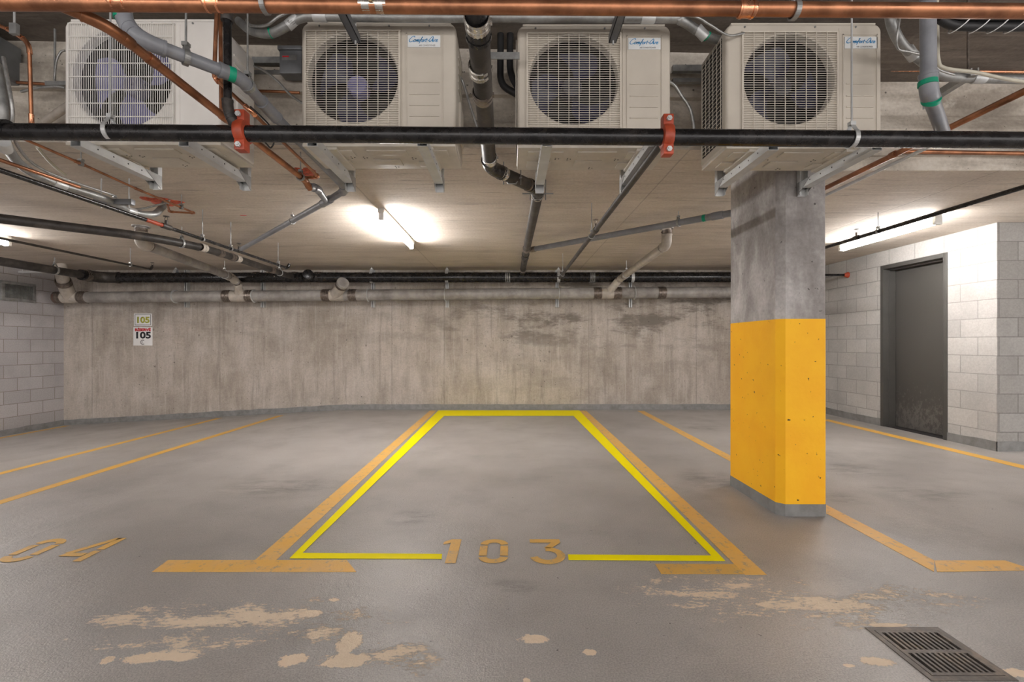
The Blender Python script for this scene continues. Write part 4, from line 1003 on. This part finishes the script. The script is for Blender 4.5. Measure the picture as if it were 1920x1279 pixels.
# red firestop sealant on the ceiling
def blob(label, px, py, rx, ry):
    c = H(px, py, CEIL); bm = bmesh.new(); n = 26; rings = []
    for k, (s, z) in enumerate(((1, 0), (.85, .012), (.4, .02))):
        rings.append([bm.verts.new((c.x+rx*s*math.cos(t)*(1+.35*math.sin(3*t+px)+.2*math.sin(7*t)), c.y+ry*s*math.sin(t)*(1+.3*math.sin(5*t)), CEIL-z)) for t in [i*2*PI/n for i in range(n)]])
    for a, b in zip(rings, rings[1:]):
        for i in range(n): bm.faces.new((a[i], a[(i+1) % n], b[(i+1) % n], b[i]))
    bm.faces.new(rings[0]); bm.faces.new(rings[-1]); tag(link('firestop_sealant', bm, 'sealant', smooth=60), label, 'sealant')
blob('red sealant smeared on the ceiling round the conduit end at left', 303, 377, .13, .12)
blob('red sealant on the ceiling above the copper elbow left of the second unit', 575, 324, .07, .10)
bm = bmesh.new(); c = H(456, 404, CEIL); box(bm, c.x-.03, c.x+.03, c.y-.01, c.y+.012, CEIL-.001, CEIL+.001); tag(link('red_mark', bm, 'redtext'), 'small red paint mark on the bare ceiling', 'mark')

# ------------------------------------------------------------------ left: pipes running away
zz = 2.12
root = pipe('sprinkler_branch', 'thin black pipe running away from the left edge below the thick conduit', 'pipe', [V((-2.93, 1.6, zz)), V((-2.92, 6.15, zz)), V((-2.90, 6.16, zz+.06))], .0155, 'iron', .03, fit='iron', fitk=1.25)
y = F*1.0/(HY-425); sleeve(root, (-2.92, y, zz), (0, 1, 0), .0155, .10, 'iron_dusty', k=1.45); sprinkler(root, (-2.92, y, zz+.02), m='iron_dusty')
sleeve(root, (-2.92, 3.85, zz), (0, 1, 0), .0155, .18, 'red', 'red_paint', k=1.03)
for y in (4.45, 4.9, 5.9): hanger(root, (-2.92, y, zz), (0, 1, 0), .0155, CEIL, w=.016, rodr=.004)
sprinkler(root, (-2.92, 5.05, zz+.02), m='iron_dusty')
zz = 2.22; r = .0425
pts = [V((-5.1, 3.5, zz)), H(0, 410, zz), H(270, 443, zz), H(375, 463, zz), V((-3.50, 6.1, zz)), V((-3.55, 7.62, zz))]
root = pipe('black_drain_pipe', 'thick black pipe crossing from the left edge toward the back wall', 'pipe', pts, r, 'iron_dusty', .25)
for t, q, m in ((.06, 0, 'castpale'), (.45, 0, 'rustband'), (.75, 0, 'rustband'), (.9, 0, 'castpale')): p = pts[3].lerp(pts[4], t); band(root, p, pts[4]-pts[3], r, .09, m, ribs=2)
band(root, pts[4].lerp(pts[5], .55), (0, 1, 0), r, .12, 'rustband'); hanger(root, pts[2].lerp(pts[3], .65), pts[3]-pts[2], r, CEIL, m='galvdull', w=.02, rodr=.004)
hanger(root, V((-3.54, 7.2, zz)), (0, 1, 0), r, CEIL, m='galv', w=.02, rodr=.005)
zz = 2.17
root = pipe('sprinkler_branch', 'thin dark pipe below the lamp at the left edge, ending in an elbow', 'pipe', [V((-5.06, 3.0, zz)), V((-5.02, 6.55, zz)), V((-5.02, 6.58, zz+.05))], .013, 'iron_dusty', .03, fit='iron_dusty', fitk=1.4)
sprinkler(root, (-5.02, 6.58, zz+.03), m='iron_dusty'); hanger(root, (-5.02, 6.2, zz), (0, 1, 0), .013, CEIL, w=.016, rodr=.004)

# ------------------------------------------------------------------ pipes along the back wall
yb = 7.76
def Pb(px, py): return P(px, py, yb)
zz = Pb(600, 521).z; r = .083
pts = [V((-6.72, yb-.42, zz-.01)), V((-6.72, yb-.02, zz)), V((RIGHT-.0, yb, zz+.012))]
root = pipe('black_drain_main', 'thick black pipe along the top of the back wall, above the grey one', 'pipe', pts, r, 'iron', .22, fit='iron_dusty', fitk=1.06)
def Lz(px): return V(((px-CX)/F*yb, yb, zz+.008))
band(root, pts[0]+V((0, .1, 0)), (0, 1, 0), r*.95, .1, 'rustband')
lp = pipe('black_drain_pipe', 'thick black pipe running in from the left edge to the far left corner', 'pipe', [V((-6.66, 3.0, zz-.01)), V((-6.72, yb-.40, zz-.01))], .058, 'iron_dusty')
hanger(lp, V((-6.70, 6.9, zz-.01)), (0, 1, 0), .058, CEIL, m='galvdull', w=.03, rodr=.005)
for px in (330, 697, 838, 1047, 1185): hanger(root, Lz(px), (1, 0, 0), r, CEIL, m='galv', w=.05, rodr=.004)
for px in (190, 952, 1110, 520, 553, 597, 480): band(root, Lz(px), (1, 0, 0), r, .09, 'rustband' if px not in (952, 1110) else 'galvdull')
# wye with a round cap facing out
p = Lz(572); q = p+V((.12, -.16, .02)); bm = bmesh.new(); sweep(bm, [p, q], r*.93, 20); w = link('wye', bm, 'iron', root, 40)
bm = bmesh.new(); dd = (q-p).normalized(); sweep(bm, [q-dd*.03, q+dd*.012, q+dd*.02], [r*1.03, r*1.03, r*.9], 24); link('cap', bm, 'iron', w, 40)
r2 = .092; a, b = P(112, 558, 7.76), P(1560, 546.5, 7.76); b.x = RIGHT-.003
root = pipe('grey_drain_main', 'thick grey cast iron pipe along the back wall above the signs', 'pipe', [a, b], r2, 'cast')
dm = (b-a).normalized()
def Lg(px): t = ((px-CX)/F*yb-a.x)/(b.x-a.x); return a+(b-a)*t
for px in (112, 157, 427, 469, 612, 662, 1120, 1157, 1240): band(root, Lg(px), dm, r2, .13, 'rustband', ribs=4)
bm = bmesh.new(); sweep(bm, [a-dm*.05, a-dm*.02], r2*1.05, 20); link('end_cap', bm, 'red', root, 40)
def wye(px, tip, rr=.075, m='castpale', cap=False):
    p = Lg(px); bm = bmesh.new(); sweep(bm, [p, p.lerp(tip, .5), tip], [r2*1.0, rr*1.05, rr], 20); sweep(bm, [p-dm*.14, p+dm*.16], r2*1.03, 20)
    w = link('wye', bm, m, root, 40)
    if cap:
        dd = (tip-p).normalized(); bm = bmesh.new(); sweep(bm, [tip-dd*.02, tip+dd*.03, tip+dd*.04], [rr*1.12, rr*1.12, rr], 24); link('cap', bm, 'cast', w, 40)
        band(root, tip-dd*.05, dd, rr, .05, 'rustband')
wye(450, Lg(452)+V((.02, -.14, .20)), .06)
wye(628, Lg(648)+V((.04, -.25, .16)), .088, cap=True)
wye(1140, Lg(1158)+V((-.02, -.16, .19)), .058)
# left end: wye, elbow and riser
p = Lg(132); tip = p+V((.10, -.22, .22)); wye(132, tip, .095); band(root, tip, tip-p, .095, .1, 'rustband')
pipe('', '', '', [tip, tip+V((.06, -.10, .14)), tip+V((.05, -.12, CEIL-tip.z))], .085, 'castpale', .08, root=root)
bm = bmesh.new(); q = tip+V((-.05, -.3, .12)); box(bm, q.x-.35, q.x+.22, q.y-.02, q.y+.02, q.z-.015, q.z+.015)
st = thing('strut_channel', 'short steel strut on rods in the far left corner above the block wall', 'strut', q); link('channel', bm, 'galv', st)
for sx in (-.3, .18): rod('rod', q+V((sx, 0, -.02)), (q.x+sx, q.y, CEIL), .005, 'galv', st)
# ceiling drops feeding the grey main
for lab, c, yy, xx, tip, m, rr in (('grey pipe dropping from the ceiling at left and running back to the grey main', None, 5.07, -3.99, Lg(452)+V((.02, -.14, .20)), 'cast', .055),
                                   ('grey pipe dropping from the ceiling right of centre and running back to the grey main', None, 5.15, 1.715, Lg(1158)+V((-.02, -.16, .19)), 'castpale', .048)):
    zz2 = 2.215; end = V((tip.x+.02, tip.y-.20, zz2-.03))
    root = pipe('ceiling_drop_pipe', lab, 'pipe', [V((xx, yy, CEIL)), V((xx, yy, zz2)), end, tip], rr, m, .07, fit='castpale', fitk=1.14)
    bm = bmesh.new(); sweep(bm, [V((xx, yy, CEIL-.0)), V((xx, yy, CEIL-.012))], rr*1.5, 20); link('flange', bm, 'cast', root, 40)
    band(root, (xx, yy, CEIL-.05), (0, 0, 1), rr, .045, 'rustband', ribs=2)
    d3 = (end-V((xx, yy, zz2))).normalized(); band(root, V((xx, yy, zz2))+d3*.13, d3, rr, .06, 'rustband', ribs=2); band(root, end-d3*.10, d3, rr, .07, 'rustband', ribs=2)
    band(root, tip, tip-end, rr, .06, 'rustband', ribs=2)
    hanger(root, end-d3*.25, d3, rr, CEIL, m='galv', w=.02, rodr=.004)
# upright struts fixed to the back wall
for lab, px in (('upright wall strut right of the 105 signs', 346), ('upright wall strut second from left behind the back pipes', 490), ('upright wall strut left of centre, below the ceiling lamp', 698),
                ('upright wall strut at the middle of the back wall', 838), ('upright wall strut behind the end of the thin branch pipe', 1045), ('upright wall strut nearest the column', 1183)):
    x = (px-CX)/F*7.98; z0, z1 = CH+(HY-576)/F*7.98, CEIL-.01; w = .021; bm = bmesh.new()
    y0, y1 = BACK-.075, BACK
    box(bm, x-w, x+w, y1-.003, y1, z0, z1); box(bm, x-w*1.25, x-w+.002, y0, y1, z0, z1); box(bm, x+w-.002, x+w*1.25, y0, y1, z0, z1); box(bm, x-w, x-.008, y0, y0+.003, z0, z1); box(bm, x+.008, x+w, y0, y0+.003, z0, z1)
    root = thing('wall_strut', lab, 'strut', (x, BACK, z0), 'upright struts on the back wall'); link('channel', bm, 'galv', root)
    g = Lg(px); bm = bmesh.new(); loop = [V((x, g.y+(r2+.004)*math.cos(t), g.z+(r2+.004)*math.sin(t))) for t in [math.radians(40+k*280/18) for k in range(19)]]
    sweep(bm, [V((x, BACK-.075, loop[0].z))]+loop+[V((x, BACK-.075, loop[-1].z))], 1, shape=[(-.003, -.018), (.003, -.018), (.003, .018), (-.003, .018)]); link('pipe_clamp', bm, 'galv', root)

# ------------------------------------------------------------------ vent, signs
def vent():
    y0, y1 = 7.07, 7.58; z0, z1 = 1.79, 2.09; X = LEFT
    root = thing('wall_vent', 'grey louvred air vent high on the left block wall', 'vent', (X, (y0+y1)/2, z0))
    bm = bmesh.new(); t = .045
    for q in ((y0, y1, z0, z0+t), (y0, y1, z1-t, z1), (y0, y0+t, z0+t, z1-t), (y1-t, y1, z0+t, z1-t)): bbox(bm, X, X+.03, *q, .004)
    link('vent_frame', bm, 'galvdull', root, 30)
    bm = bmesh.new(); box(bm, X-.0, X+.004, y0+t, y1-t, z0+t, z1-t); link('backing', bm, 'dark', root)
    bm = bmesh.new()
    for k in range(20):
        y = y0+t+.01+k*(y1-y0-2*t-.02)/19; box(bm, X+.006, X+.022, y-.003, y+.003, z0+t, z1-t)
    link('louvre', bm, 'galvdull', root)
vent()
def sign(label, px0, px1, py0, py1, kind):
    y = BACK; a, b = P(px0, py1, y), P(px1, py0, y); xc = (a.x+b.x)/2; w = b.x-a.x; h = b.z-a.z; yf = y-.006
    root = thing('wall_sign', label, 'sign', (xc, y, a.z), 'stall signs on the back wall')
    bm = bmesh.new(); bbox(bm, a.x, b.x, yf, y, a.z, b.z, .002); link('plate', bm, 'sign', root, 30)
    if kind == 0:
        bm = bmesh.new(); t = .007; i = .016
        for q in ((a.x+i, b.x-i, a.z+i, a.z+i+t), (a.x+i, b.x-i, b.z-i-t, b.z-i), (a.x+i, a.x+i+t, a.z+i, b.z-i), (b.x-i-t, b.x-i, a.z+i, b.z-i)): box(bm, q[0], q[1], yf-.001, yf, q[2], q[3])
        link('border', bm, 'black', root)
        lettering('lettering', '105', .14, 'olive', root, (xc, yf, a.z+h*.27), width=w*.70, bold=.006)
    else:
        lettering('heading', 'RÉSERVÉ', .06, 'redtext', root, (xc, yf, a.z+h*.79), width=w*.84, bold=.004)
        lettering('lettering', '105', .15, 'black', root, (xc, yf, a.z+h*.40), width=w*.78, bold=.006)
        bm = bmesh.new(); cx_, cz_ = xc, a.z+h*.18
        for rad, w_, a0, a1 in ((.036, .015, 50, 310), (.014, .010, 90, 300)):
            for q in stroke(arcpts(cx_, cz_, rad, rad, a0, a1, 16), w_):
                f = [bm.verts.new((x_, yf-.001, z_)) for x_, z_ in q]; bm.faces.new(f)
        link('logo', bm, 'greytext', root)
sign('upper wall sign, a small white plate with olive 105', 251.5, 285, 588, 611.5, 0)
sign('lower wall sign, white with RÉSERVÉ and a black 105', 250.5, 286, 613.5, 648, 1)
